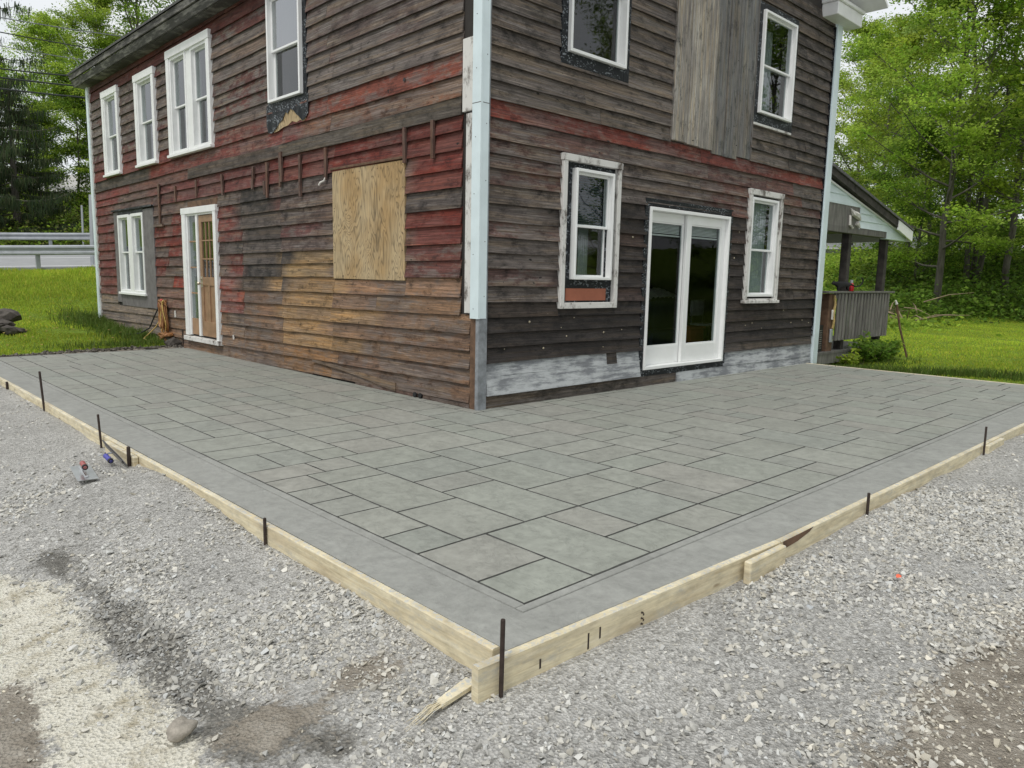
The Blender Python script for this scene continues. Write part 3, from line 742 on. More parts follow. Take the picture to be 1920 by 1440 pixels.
def board(face, u0, u1, zb, zt, col, a, lip=.034, top=.006, skew=0.0, jit=.004, zlo=None, zhi=None, name='siding_board', mat='siding', lap=.014, colf=None, back=.014):
    n = max(1, int(round((u1 - u0) / .22))); m = MB()
    zlo = zb if zlo is None else zlo; zhi = zt if zhi is None else zhi
    zq = zhi + (lap if zhi >= zt - 1e-6 else 0)
    ol = lip + (top - lip) * (zlo - zb) / (zt - zb); ot = lip + (top - lip) * (zq - zb) / (zt - zb)
    tilt = random.uniform(-1, 1) * jit * .8; du = u1 - u0; v = random.uniform(.78, 1.2); zc = (zb + zt) / 2; cols = []
    BR[0] = random.random(); ush = random.gauss(0, .22); ph = random.uniform(0, 50); cup = random.random() ** 4 * .010
    bk = min(back, ol - .012) if zlo == zb else .001
    for i in range(n + 1):
        f = i / n; u = u0 + du * f; s = skew * u
        j = jit * 2.4 * mnoise.noise(Vector((u * .9 + ph, zb * 3, 0))) + tilt * (f - .5) + random.uniform(-.0012, .0012); jo = jit * (mnoise.noise(Vector((u * .7, ph, 1))) + .6) + cup * (2 * f - 1) ** 2
        m.v += [FW(face, u, zlo + s + j + .002, bk + jo), FW(face, u, zlo + s + j, ol + jo), FW(face, u, zq + s, max(.003, ot)), FW(face, u, zq + s, 0.001)]
        if colf is None: c4 = (*[c * v for c in col], a)
        else:
            acc = np.zeros(4)
            for w in (-.10, 0, .10):
                c, al = colf(u + ush + w, zc + skew * u); k_ = (1.55, 1.40, 1.22) if face == 'L' and zc < 1.36 else (1, 1, 1); acc += np.array((c[0] * k_[0], c[1] * k_[1], c[2] * k_[2], al))
            acc /= 3; acc[:3] *= v; c4 = tuple(acc)
        cols += [c4] * 4
    for i in range(n):
        o = i * 4; m.f += [(o + k, o + (k + 1) % 4, o + 4 + (k + 1) % 4, o + 4 + k) for k in range(4)]
    m.f += [(0, 3, 2, 1), (n * 4, n * 4 + 1, n * 4 + 2, n * 4 + 3)]
    ob = m.build(name, mat, walls[face]); paint(ob, cols)
    return ob
BR = [0.5]

def clad(face, courses, u_lo, u_hi, cases, colf, skew, jit, splits=()):
    for zb, zt in courses:
        cov = []; part = []
        for h in cases:
            s = skew * (h[0] + h[1]) / 2; a, c = zb + s, zt + s
            if h[3] <= a + .004 or h[2] >= c - .004: continue
            cov.append(h[:2])
            if h[2] > a + .02: part.append((h[0], h[1], zb, h[2] - s))
            if h[3] < c - .02: part.append((h[0], h[1], h[3] - s, zt))
        lo = u_lo(zb) if callable(u_lo) else u_lo; hi = u_hi(zb) if callable(u_hi) else u_hi
        cur = lo; segs = []
        for a, c in sorted(cov):
            if a > cur + .02: segs.append((cur, a))
            cur = max(cur, c)
        if hi > cur + .02: segs.append((cur, hi))
        for a, c in segs:
            cuts = [a]
            for s0, jt, zm in splits:
                s0 += random.uniform(-jt, jt)
                if a + .25 < s0 < c - .25 and zb < zm: cuts.append(s0)
            k = a + random.uniform(1.4, 4.2)
            while k < c - .8:
                if all(abs(k - q) > .7 for q in cuts): cuts.append(k)
                k += random.uniform(1.8, 4.4)
            cuts = sorted(cuts) + [c]
            for p, q in zip(cuts[:-1], cuts[1:]):
                board(face, p + .0015, q - .0015, zb, zt, None, 1, skew=skew, jit=jit, colf=colf)
        for a, c, z0, z1 in part:
            board(face, a, c, zb, zt, None, 1, skew=skew, jit=jit * .5, zlo=z0, zhi=z1, colf=colf)

SKL = -.012
lz = [.061, .256, .422, .609, .789, .974, 1.163, 1.368, 1.549, 1.719, 1.909, 2.082, 2.291, 2.472, 2.668, 2.857, 3.003]
lz2 = [3.175, 3.392, 3.617, 3.80, 3.98, 4.16, 4.345, 4.53, 4.715, 4.90, 5.09, 5.28, 5.46]
clad('L', list(zip(lz[:-1], lz[1:])) + list(zip(lz2[:-1], lz2[1:])), lambda z: .10 if z < .8 else .268, HL - .10, CASE_L, colL, SKL, .0034,
     splits=((4.22, .0, 2.6), (5.48, .02, 2.6), (2.8, .12, 9), (8.6, .6, 9), (10.5, .5, 9)))
# ledger left by the old porch roof: one thick dark board, then a redder piece
for a, c, cl in ((.268, 4.2, (.085, .072, .058)), (4.2, 7.5, (.07, .055, .046)), (7.5, 10.6, (.13, .06, .05)), (10.6, 12.9, (.20, .045, .04))):
    board('L', a, c, 3.003, 3.175, cl, .8, lip=.045 if a < 7.4 else .03, top=.034 if a < 7.4 else .01, skew=SKL, jit=.005)
# sill at the foot of the left wall, broken near the corner
board('L', 3.4, 8.6, -.02, .061, (.17, .115, .09), .6, lip=.02, top=.018, skew=0.004, jit=.006)
board('L', 1.0, 2.3, -.02, .061, (.15, .09, .07), .6, lip=.035, top=.03, jit=.006)
board('L', .1, .9, -.02, .061, (.13, .085, .065), .6, lip=.03, top=.025, jit=.006)
m = MB(); pts_ = [(1.42, .02), (1.75, .05), (2.1, .10), (2.5, .135), (3.0, .165), (3.36, .185), (3.36, .215), (2.8, .20), (2.2, .165), (1.7, .13), (1.42, .12)]
m.add([FW('L', u, z, .046) for u, z in pts_] + [FW('L', u, z, .030) for u, z in pts_], [tuple(range(11)), tuple(range(11, 22))[::-1]] + [(i, (i + 1) % 11, (i + 1) % 11 + 11, i + 11) for i in range(11)])
ob = m.build('torn_board', 'siding', walls['L']); paint(ob, (.20, .145, .10, .6))
rz_ = [-.02, .14, .34, .487, .647, .80, .96, 1.117, 1.285, 1.465, 1.625, 1.785, 1.945, 2.125, 2.314, 2.476, 2.615, 2.764, 2.965, 3.138, 3.32, 3.485, 3.649, 3.827, 4.008, 4.18, 4.355, 4.53, 4.70, 4.875, 5.05, 5.22, 5.39, 5.56, 5.73]
WB = {-.02, .14, .34}
clad('R', [c for c in zip(rz_[:-1], rz_[1:]) if c[0] not in WB], .075, HW - .14, CASE_R, colR, -.0015, .0048, splits=((3.9, .7, 9), (6.7, .3, 9)))
# whitewashed boards along the foot of the gable wall
dk = (.062, .053, .048)
board('R', .085, 3.6, -.03, .14, (.085, .072, .062), .6, lip=.02, top=.018, jit=.006)
board('R', .085, 2.74, .14, .34, dk, 1, lip=.062, top=.03, jit=.003, mat='whitewash')
board('R', .085, 2.08, .34, .487, dk, 1, lip=.03, top=.012, jit=.004, mat='whitewash')
board('R', 2.08, 2.28, .34, .487, dk, 1, lip=.026, top=.01, jit=.003)
board('R', 2.28, 2.76, .34, .487, dk, 1, lip=.03, top=.012, jit=.003, mat='whitewash')
board('R', 3.6, HW - .15, -.03, .145, dk, 1, lip=.05, top=.028, skew=-.004, jit=.004, mat='whitewash')
board('R', 4.80, HW - .15, .145, .335, dk, 1, lip=.034, top=.012, skew=-.003, jit=.004, mat='whitewash')
board('R', 4.80, HW - .15, .335, .487, dk, .8, jit=.005)
# wide vertical boards where the chimney once stood
vs = [3.2, 3.53, 3.83, 4.17, 4.48, 4.83, 5.22]; vb = [3.158, 3.150, 3.143, 3.11, 3.105, 3.15]
for k in range(6):
    m = MB(); o = .05 if k < 3 else .03
    fb(m, 'R', vs[k] + .007, vs[k + 1] - .007, vb[k], 7.2 if k in (1, 2, 3) else 6.6, .001, o + random.uniform(-.008, .008), bev=.004)
    ob = m.build('vertical_board', 'siding_upright', walls['R']); c = (.40, .38, .345) if k < 3 else (.185, .19, .19); v = random.uniform(.9, 1.12)
    paint(ob, (*[q * v for q in c], .72))
m = MB(); fb(m, 'R', 5.224, 5.235, 3.142, 6.2, .001, .034); m.build('batten', 'porch_wood', walls['R'])

# grain of upright boards runs upright: battens left by the old porch
for u, z0, z1, w, lean in ((1.227, 2.61, 2.99, .045, 0), (.72, 2.61, 3.0, .05, 0), (2.92, 2.56, 2.95, .05, .01), (3.585, 2.39, 2.93, .05, .01), (4.13, 2.62, 3.02, .085, 0), (4.15, 2.55, 2.7, .04, .01),
                           (4.54, 2.43, 2.92, .05, .02), (4.97, 2.58, 2.9, .05, .06), (4.65, 2.48, 2.67, .05, -.02), (6.09, 2.56, 2.88, .06, -.02), (7.13, 2.6, 2.87, .05, .01), (8.07, 2.57, 2.84, .05, 0), (8.88, 2.2, 2.93, .075, .02)):
    m = MB(); m.beam(FW('L', u + lean, z0, .047), FW('L', u, z1, .05), w, .026, up=(1, 0, 0))
    ob = m.build('batten', 'siding_upright', walls['L']); paint(ob, (.13, .07, .052, .7))
m = MB(); m.tube([FW('L', 2.93, 2.58, .05), FW('L', 2.95, 2.545, .06), FW('L', 3.02, 2.53, .07), FW('L', 3.07, 2.50, .065)], .013, 5); m.build('bracket', 'fabric_white', walls['L'])
m = MB(); m.beam(FW('L', 8.75, 2.19, .05), FW('L', 9.2, 2.19, .05), .03, .05); ob = m.build('batten', 'siding', walls['L']); paint(ob, (.14, .10, .085, .6))

# corner trims
m = MB(); fb(m, 'L', -.058, .072, .95, 5.5, .031, .058); fb(m, 'R', -.03, .052, .953, 5.75, .034, .056)
m.build('corner_trim', 'vinyl_blue', house)
m = MB()
for z in (1.05, 1.6, 2.2, 2.75, 3.4, 3.9, 4.4): m.lathe([(.005, 0), (.005, .002)], (-.0585, .02 + .01 * math.sin(z * 9), z), 6, (-1, 0, 0)); m.lathe([(.005, 0), (.005, .002)], (.02, -.0565, z + .13), 6, (0, -1, 0))
m.box(-.0592, -.058, -.058, .072, 3.072, 3.078); m.box(-.058, .052, -.0572, -.056, 3.072, 3.078); m.build('seam', 'steel', house)
m = MB(); m.bbox(-.045, .078, -.05, -.002, -.02, .95, .004); m.build('corner_post', 'bare_post', house)
m = MB(); m.bbox(-.034, 0.0, 0.0, .092, -.02, .95, .004); m.build('corner_post', 'rust_wood', house)
for z0, z1, o in ((3.02, 3.72, .035), (1.0, 3.0, .028)):
    m = MB(); fb(m, 'L', .074, .255 if z0 > 3 else .20, z0, z1, .001, o, bev=.003); m.build('trim_strip', 'peeling_white', house)
m = MB(); fb(m, 'R', .053, .078, .95, 5.7, .001, .045); m.build('trim_strip', 'bare_post', house)
m = MB(); m.bbox(HW - .135, HW + .05, -.07, .0, -.03, 5.6, .006); m.box(HW - .165, HW - .14, -.045, 0, .5, 5.6); m.build('corner_trim', 'vinyl_blue', house)
m = MB(); fb(m, 'R', HW - .17, HW - .155, .5, 5.55, .001, .05); m.build('trim_strip', 'flashing', house)
m = MB(); fb(m, 'L', HL - .085, HL + .04, .0, 5.35, .001, .07, bev=.006); m.build('corner_trim', 'vinyl_blue', house)
m = MB(); fb(m, 'L', HL - .125, HL - .09, .0, 5.3, .001, .05); m.build('trim_strip', 'peeling_white', house)

# eaves and roof
m = MB(); m.prism([(-.245, 5.27), (-.215, 5.27), (-.215, 5.385), (-.295, 5.385)], -.5, HL + .2, 'y'); m.build('crown_board', 'eave_wood', house)
m = MB(); m.prism([(-.320, 5.402), (-.285, 5.402), (-.285, 5.50), (-.335, 5.50)], -.5, HL + .2, 'y'); m.build('fascia', 'eave_wood', house)
m = MB(); m.prism([(-.27, 5.387), (-.0, 5.387), (-.0, 5.401), (-.27, 5.401)], -.5, HL + .2, 'y'); m.prism([(-.213, 5.262), (-.0, 5.262), (-.0, 5.30), (-.213, 5.30)], -.4, HL + .15, 'y'); m.build('soffit', 'eave_wood', house)
m = MB(); m.prism([(-.36, 5.502), (HW / 2, 8.42), (HW / 2, 8.52), (-.365, 5.535)], -.55, HL + .25, 'y'); m.build('roof', 'roof_shingle', house)
m = MB(); m.prism([(HW + .45, 5.905), (HW / 2, 8.425), (HW / 2, 8.525), (HW + .47, 5.98)], -.55, HL + .25, 'y'); m.build('roof', 'roof_shingle', house)
m = MB(); m.prism([(HW + .42, 5.86), (HW / 2, 8.36), (HW / 2, 8.415), (HW + .44, 5.90)], -.62, 0, 'y'); m.build('rake_soffit', 'white_paint', house)
m = MB(); m.prism([(HW + .10, 5.80), (HW / 2, 8.16), (HW / 2, 8.34), (HW + .12, 5.98)], -.10, -.005, 'y'); m.build('rake_board', 'white_paint', house)
m = MB(); m.bbox(7.22, 8.16, -.27, -.002, 5.60, 5.80, .008); m.bbox(7.19, 8.19, -.30, -.001, 5.802, 5.86, .008); m.build('eave_return', 'white_paint', house)
m = MB(); m.bbox(HW + .002, HW + .42, -.02, HL, 5.70, 5.86, .008); m.build('soffit', 'white_paint', house)

# ---- windows
def sash_rect(m, face, u0, u1, z0, z1, w, o0, o1, bev=.004, wb=None):
    wb = wb or w
    fb(m, face, u0, u0 + w, z0, z1, o0, o1, bev); fb(m, face, u1 - w, u1, z0, z1, o0, o1, bev)
    fb(m, face, u0 + w, u1 - w, z1 - w, z1, o0 + .001, o1 - .001, bev); fb(m, face, u0 + w, u1 - w, z0, z0 + wb, o0 + .001, o1 - .001, bev)
def double_hung(win, face, u0, u1, z0, z1, rail, mat='vinyl_white', fw=.045, o=.0, glass='glass'):
    m = MB(); sash_rect(m, face, u0, u1, z0, z1, fw, o - .11, o + .035); m.build('frame', mat, win)
    a, c = u0 + fw, u1 - fw
    m = MB(); sash_rect(m, face, a, c, rail - .02, z1 - fw, .030, o - .055, o - .02); m.build('sash', mat, win)
    m = MB(); sash_rect(m, face, a, c, z0 + fw * .6, rail + .02, .034, o - .092, o - .058); m.build('sash', mat, win)
    m = MB(); fb(m, face, a + .03, c - .03, rail + .01, z1 - fw - .03, o - .042, o - .036); m.build('pane', glass, win)
    m = MB(); fb(m, face, a + .035, c - .035, z0 + fw, rail, o - .078, o - .072); m.build('pane', 'glass', win)
def curtain(win, face, u0, u1, z0, z1, o=-.25, mat='curtain', amp=.018):
    m = MB(); n = 40
    for i in range(n + 1):
        u = u0 + (u1 - u0) * i / n; w = amp * math.sin(i * 1.55) + amp * .5 * math.sin(i * .7)
        m.v += [FW(face, u, z0, o + w), FW(face, u, z1, o + w * .6)]
    m.f = [(2 * i, 2 * i + 2, 2 * i + 3, 2 * i + 1) for i in range(n)]
    return m.build('curtain', mat, win, smooth=True, fix=False)
def casing(win, face, u0, u1, z0, z1, w, o, mat, sill=True, name='casing'):
    m = MB()
    fb(m, face, u0, u0 + w, z0, z1 - w * 1.1, .001, o, .004); fb(m, face, u1 - w, u1, z0, z1 - w * 1.1, .001, o, .004)
    fb(m, face, u0 - .01, u1 + .01, z1 - w * 1.1, z1, .001, o + .006, .004)
    fb(m, face, u0 + w, u1 - w, z0, z0 + (.04 if sill else w), .001, o - .004, .004)
    if sill: fb(m, face, u0 - .02, u1 + .02, z0 - .03, z0 + .015, .001, o + .03, .004)
    return m.build(name, mat, win)
def window(face, u0, u1, z0, z1):
    o = bpy.data.objects.new('window', None); COL.objects.link(o); attach(o, house); ORIGIN.pop(o.name, None); return o
for (u0, u1, z0, z1, rl) in ((10.94, 11.96, 3.31, 5.0, 4.1), (8.87, 9.92, 3.33, 4.99, 4.12)):
    w = window('L', u0, u1, z0, z1); casing(w, 'L', u0, u1, z0, z1, .115, .074, 'white_paint')
    double_hung(w, 'L', u0 + .11, u1 - .11, z0 + .03, z1 - .12, rl, 'white_paint', o=.02)
    curtain(w, 'L', u0 + .15, u0 + .55, z0 + .1, z1 - .1); curtain(w, 'L', u1 - .5, u1 - .15, z0 + .1, z1 - .1, -.27)
w = window('L', 0, 0, 0, 0); casing(w, 'L', 6.38, 8.22, 3.35, 5.1, .12, .074, 'white_paint')
m = MB(); fb(m, 'L', 7.18, 7.40, 3.39, 4.97, .0, .04, .004); m.build('mullion', 'white_paint', w)
for a, c in ((6.5, 7.18), (7.4, 8.1)):
    double_hung(w, 'L', a, c, 3.38, 4.97, 4.16, 'white_paint', o=.02); curtain(w, 'L', a + .05, a + .33, 3.45, 4.9, -.24); curtain(w, 'L', c - .3, c - .05, 3.45, 4.9, -.26)
# new vinyl window over the plywood, taped round with black flashing
w = window('L', 0, 0, 0, 0)
m = MB(); sash_rect(m, 'L', 3.40, 4.50, 3.66, 5.19, .098, .001, .03, .002); m.build('flashing', 'flashing', w)
m = MB(); cut = [(3.36, 3.44), (3.44, 3.37), (3.52, 3.36), (3.60, 3.43), (3.66, 3.45), (3.74, 3.52), (3.84, 3.55), (3.9, 3.50), (3.97, 3.53), (4.05, 3.44), (4.17, 3.40), (4.26, 3.33), (4.38, 3.30), (4.47, 3.31), (4.54, 3.42)]
n = len(cut)
m.v = [FW('L', u, z, .040 + .01 * (i % 2)) for i, (u, z) in enumerate(cut)] + [FW('L', u, 3.685, .034) for u, z in cut]; m.f = [(i, i + 1, n + i + 1, n + i) for i in range(n - 1)]
m.build('flashing', 'flashing', w, fix=False)
m = MB(); cut = [(3.42, 3.37), (3.50, 3.35), (3.58, 3.38), (3.68, 3.36), (3.80, 3.39), (3.92, 3.35), (4.06, 3.34), (4.2, 3.31), (4.32, 3.30)]; n = len(cut)
m.v = [FW('L', u, z, .036) for u, z in cut] + [FW('L', u, 3.60, .033) for u, z in cut]; m.f = [(i, i + 1, n + i + 1, n + i) for i in range(n - 1)]; m.build('bare_wood_patch', 'plywood', w, fix=False)
double_hung(w, 'L', 3.5, 4.41, 3.70, 5.09, 4.385, o=.045, fw=.036, glass='mirror_glass')
curtain(w, 'L', 3.95, 4.2, 3.75, 5.0, -.35, 'cord_yellow', .006); curtain(w, 'L', 3.56, 3.9, 3.75, 5.0, -.3)
# ground-floor pair of casements with wide grey trim
w = window('L', 0, 0, 0, 0)
m = MB(); fb(m, 'L', 11.385, 11.655, .68, 2.54, .001, .036, .003); fb(m, 'L', 9.28, 9.845, .63, 2.53, .001, .04, .003); fb(m, 'L', 9.845, 11.385, .62, .88, .001, .028, .003); m.build('casing', 'grey_trim', w)
m = MB(); fb(m, 'L', 9.845, 11.385, 2.475, 2.57, .001, .03); fb(m, 'L', 9.25, 11.68, 2.555, 2.585, .001, .075); m.build('drip_cap', 'flashing', w)
m = MB(); fb(m, 'L', 10.54, 10.68, .9, 2.45, -.06, .05, .004); fb(m, 'L', 9.80, 11.42, .855, .90, .0, .085, .004); m.build('mullion', 'white_paint', w)
for a, c in ((9.85, 10.54), (10.68, 11.37)): double_hung(w, 'L', a, c, .89, 2.47, 1.72, 'white_paint', fw=.06, o=.02); curtain(w, 'L', a + .08, c - .08, .95, 2.4, -.22, amp=.03)
# ---- left door with sidelight
d = bpy.data.objects.new('door', None); COL.objects.link(d); attach(d, house)
m = MB(); fb(m, 'L', 6.36, 6.46, .22, 2.33, .001, .072, .004); fb(m, 'L', 7.64, 7.79, .25, 2.33, .001, .072, .004); fb(m, 'L', 6.34, 7.81, 2.33, 2.435, .001, .076, .004)
fb(m, 'L', 7.17, 7.25, .26, 2.33, -.06, .045, .003); fb(m, 'L', 7.60, 7.64, .26, 2.33, -.08, .04); fb(m, 'L', 6.46, 6.49, .26, 2.33, -.08, .04); fb(m, 'L', 6.49, 7.6, 2.30, 2.33, -.08, .04)
m.build('frame', 'white_paint', d)
m = MB(); fb(m, 'L', 6.33, 7.82, .16, .235, .001, .10, .004); m.build('sill', 'peeling_white', d)
m = MB(); fb(m, 'L', 6.36, 7.58, 2.44, 2.54, .001, .034, .003); m.build('header_board', 'rust_wood', d)
a, c = 6.495, 7.155; m = MB(); lo, hi, oo = .27, 2.29, (-.02, .025)
for x in ((a, a + .10), (c - .10, c)): fb(m, 'L', *x, lo, hi, *oo, .003)
for zz in ((lo, .52), (1.13, 1.27), (2.18, hi)): fb(m, 'L', a + .10, c - .10, *zz, oo[0], oo[1] - .001, .003)
fb(m, 'L', (a + c) / 2 - .035, (a + c) / 2 + .035, .52, 1.13, oo[0], oo[1] - .001, .003); fb(m, 'L', a + .10, c - .10, .52, 1.13, -.008, .006)
m.build('door_leaf', 'door_wood', d)
m = MB()
for k in (1, 2): fb(m, 'L', a + .10 + k * .1533 - .010, a + .10 + k * .1533 + .010, 1.27, 2.18, -.012, .02); fb(m, 'L', a + .10, c - .10, 1.27 + k * .303 - .010, 1.27 + k * .303 + .010, -.013, .019)
m.build('muntin', 'door_glassbar', d)
m = MB(); fb(m, 'L', a + .09, c - .09, 1.26, 2.19, .001, .005); m.build('pane', 'glass', d)
m = MB(); fb(m, 'L', 7.25, 7.60, .55, 2.30, .001, .005); m.build('pane', 'glass', d)
m = MB(); fb(m, 'L', 7.25, 7.60, .27, .55, -.02, .02, .003)
for k in range(1, 4): fb(m, 'L', 7.26, 7.60, .55 + k * .44 - .012, .55 + k * .44 + .012, -.012, .016)
m.build('sidelight', 'door_glassbar', d)
m = MB(); fb(m, 'L', 7.06, 7.12, 1.10, 1.28, .025, .033, .002); m.lathe([(.012, 0), (.012, .035), (.026, .045), (.03, .06), (.02, .075)], FW('L', 7.09, 1.16, .033), 10, (-1, 0, 0)); m.lathe([(.018, 0), (.018, .02), (.006, .024)], FW('L', 7.09, 1.24, .033), 10, (-1, 0, 0)); m.build('handle', 'brass', d, smooth=False)
# ---- plywood over the blocked window
m = MB(); fb(m, 'L', 1.245, 2.79, 1.315, 2.65, .002, .036, .002); ply = m.build('plywood_panel', 'plywood', house)
m = MB()
for k in range(22):
    u, z = (random.choice((1.28, 2.75)), random.uniform(1.35, 2.6)) if k % 2 else (random.uniform(1.3, 2.75), random.choice((1.35, 2.6)))
    m.lathe([(.006, 0), (.006, .003)], FW('L', u, z, .036), 6, (-1, 0, 0))
m.build('nail_head', 'steel', ply)
m = MB(); fb(m, 'L', 1.22, 2.82, 2.662, 2.69, .001, .05, .003); m.build('drip_board', 'rust_wood', house)

# ---- gable wall windows
w = window('R', 0, 0, 0, 0); m = MB(); sash_rect(m, 'R', 1.10, 2.28, 3.68, 5.40, .10, .001, .034, .002, wb=.135); m.build('flashing', 'flashing', w)
double_hung(w, 'R', 1.20, 2.18, 3.81, 5.30, 4.60, o=.045, fw=.036); curtain(w, 'R', 1.25, 1.5, 3.9, 5.2, -.3)
w = window('R', 0, 0, 0, 0); m = MB(); sash_rect(m, 'R', 5.23, 6.43, 3.69, 5.35, .105, .001, .034, .002, wb=.14); m.build('flashing', 'flashing', w)
m = MB(); fb(m, 'R', 5.24, 6.40, 3.655, 3.688, .001, .045, .003); m.build('sill', 'peeling_white', w)
double_hung(w, 'R', 5.33, 6.32, 3.83, 5.25, 4.525, o=.045, fw=.036); curtain(w, 'R', 5.95, 6.25, 3.9, 5.2, -.3)
w = window('R', 0, 0, 0, 0); casing(w, 'R', 1.165, 2.19, 1.035, 2.745, .068, .066, 'peeling_white', sill=False)
m = MB(); sash_rect(m, 'R', 1.233, 2.122, 1.10, 2.67, .13, -.02, .012, .002, wb=.27); m.build('flashing', 'flashing', w)
m = MB(); fb(m, 'R', 1.30, 2.02, 1.125, 1.265, .012, .017); m.build('sill_panel', 'primer_orange', w)
double_hung(w, 'R', 1.36, 2.04, 1.367, 2.605, 1.98, o=.05, fw=.034); curtain(w, 'R', 1.82, 2.0, 1.42, 2.5, -.28, 'curtain', .012)
m = MB(); [m.box(1.40, 2.0, .06, .075, 1.99 + k * .03, 1.99 + k * .03 + .022) for k in range(19)]; m.build('blind', 'fabric_navy', w)
w = window('R', 0, 0, 0, 0); casing(w, 'R', 5.25, 6.28, 1.085, 2.745, .075, .066, 'peeling_white', sill=True)
double_hung(w, 'R', 5.325, 6.14, 1.155, 2.63, 1.865, o=.03, fw=.04); curtain(w, 'R', 5.36, 6.1, 1.2, 2.6, -.12, 'curtain', .008)
m = MB(); fb(m, 'R', 6.14, 6.205, 1.155, 2.63, -.05, .03, .003); m.build('jamb', 'white_paint', w)
# ---- patio door: fixed leaf left, sliding leaf right
d = bpy.data.objects.new('patio_door', None); COL.objects.link(d); attach(d, house)
m = MB(); sash_rect(m, 'R', 2.735, 4.845, .13, 2.40, .085, .001, .03, .002); m.build('flashing', 'flashing', d)
m = MB(); sash_rect(m, 'R', 2.82, 4.76, .215, 2.297, .042, -.14, .05, .004); m.build('frame', 'vinyl_white', d)
def leaf(a, c, o0, o1, nm):
    m = MB(); z0, z1 = .258, 2.254
    fb(m, 'R', a, a + .105, z0, z1, o0, o1, .004); fb(m, 'R', c - .105, c, z0, z1, o0, o1, .004); fb(m, 'R', a + .105, c - .105, z1 - .12, z1, o0, o1 - .001, .004); fb(m, 'R', a + .105, c - .105, z0, z0 + .24, o0, o1 - .001, .004)
    sash_rect(m, 'R', a + .105, c - .105, z0 + .24, z1 - .12, .018, o0 + .005, o1 - .008, .003)
    lf = m.build('door_leaf', 'vinyl_white', d)
    m = MB(); fb(m, 'R', a + .11, c - .11, z0 + .245, z1 - .125, (o0 + o1) / 2 - .003, (o0 + o1) / 2 + .003); m.build('pane', 'door_glass', d)
    m = MB(); zt = z1 - .14
    for k in range(7): m.box(a + .125, c - .125, -(o0 - .012), -(o0 - .034), zt - .018 * k - .012, zt - .018 * k)
    m.box(a + .12, c - .12, -(o0 - .008), -(o0 - .038), zt - .155, zt - .135); m.build('blind', 'blind', d)
leaf(2.862, 3.84, -.105, -.062, 'door_leaf'); leaf(3.74, 4.718, -.052, -.008, 'door_leaf')
m = MB(); fb(m, 'R', 2.86, 4.72, .216, .256, .0, .055, .003); m.build('sill', 'vinyl_white', d)
# things indoors that show through the patio door
sofa = thing('sofa', (5.8, 1.9, .12), 'dark sofa seen through the left pane of the patio door', 'sofa')
m = MB(); m.bbox(5.1, 6.5, 1.5, 2.3, .12, .55, .05); m.build('seat', 'fabric_navy', sofa); m = MB(); m.bbox(5.1, 6.5, 1.75, 2.0, .45, 1.08, .06); m.build('backrest', 'fabric_navy', sofa)
m = MB(); n = 26
for j in range(8):
    for i in range(n + 1):
        u = i / n; m.v.append((5.2 + 1.1 * u, 1.66 + j * .06, 1.06 + .17 * math.sin(math.pi * min(1, u * 1.1)) ** .6 * math.sin(math.pi * (j + .5) / 8) + .02 * math.sin(i * 2.1 + j)))
m.f = [(j * (n + 1) + i, j * (n + 1) + i + 1, (j + 1) * (n + 1) + i + 1, (j + 1) * (n + 1) + i) for j in range(7) for i in range(n)]
tag(m.build('blanket', 'fabric_white', smooth=True), 'rumpled pale blanket heaped on the sofa back behind the left patio door pane', 'blanket')
m = MB(); m.bbox(5.35, 5.75, .9, 1.15, .12, .60, .02); m.bbox(5.33, 5.77, .88, 1.17, .60, .64, .008); tag(m.build('storage_box', 'fabric_orange'), 'orange box on the floor behind the right pane of the patio door', 'box')
ch = thing('chair', (6.2, 1.15, .12), 'pale chair standing indoors behind the right patio door pane', 'chair')
m = MB(); m.bbox(6.0, 6.4, .95, 1.35, .62, .66, .01); m.build('seat', 'fabric_white', ch); m = MB(); m.bbox(6.0, 6.4, 1.32, 1.36, .78, 1.05, .01); m.build('backrest', 'fabric_white', ch)
for a, c in ((6.02, .97), (6.38, .97), (6.02, 1.33), (6.38, 1.33)):
    m = MB(); m.tube([(a, c, .12), (a, c, .80 if c > 1.2 else .62)], .014, 6); m.build('leg', 'bright_steel', ch)
# foam and nail patches on the dark boards
m = MB()
for u, z in ((.72, .90), (1.0, .98), (1.45, .93), (1.23, .82), (1.33, .72), (2.0, .74), (2.35, .76), (.95, .60), (2.0, .56), (.35, .62), (4.95, 1.72), (5.0, 1.95), (5.05, 2.1), (6.6, .93), (6.9, .72), (7.3, .75), (5.6, .75), (5.9, .66), (5.4, .72), (7.55, .70), (2.45, 1.30), (2.5, 1.9)):
    s = random.uniform(.006, .015); m.lathe([(s, 0), (s * .9, .006), (s * .3, .012)], FW('R', u, z, .022), 7, (random.uniform(-.3, .3), -1, random.uniform(-.3, .3)))
stuff(m.build('foam_plug', 'foam', walls['R']))
m = MB(); m.lathe([(.022, 0), (.022, .003)], FW('L', 1.25, 3.50, .034), 10, (-1, 0, .1)); m.build('knot_hole', 'rubber_black', walls['L'])
m = MB(); m.box(-.045, -.03, 8.34, 8.38, .52, .64); m.box(-.045, -.03, 5.86, 5.89, .30, .37); m.build('tag', 'fabric_white', walls['L'])
m = MB()
for u in (1.03, .93): m.lathe([(.022, 0), (.022, .02), (.03, .02), (.03, .035), (.022, .035)], FW('L', u, .03, .02), 12, (-1, 0, 0))
m.build('pipe_stub', 'rubber_black', house)

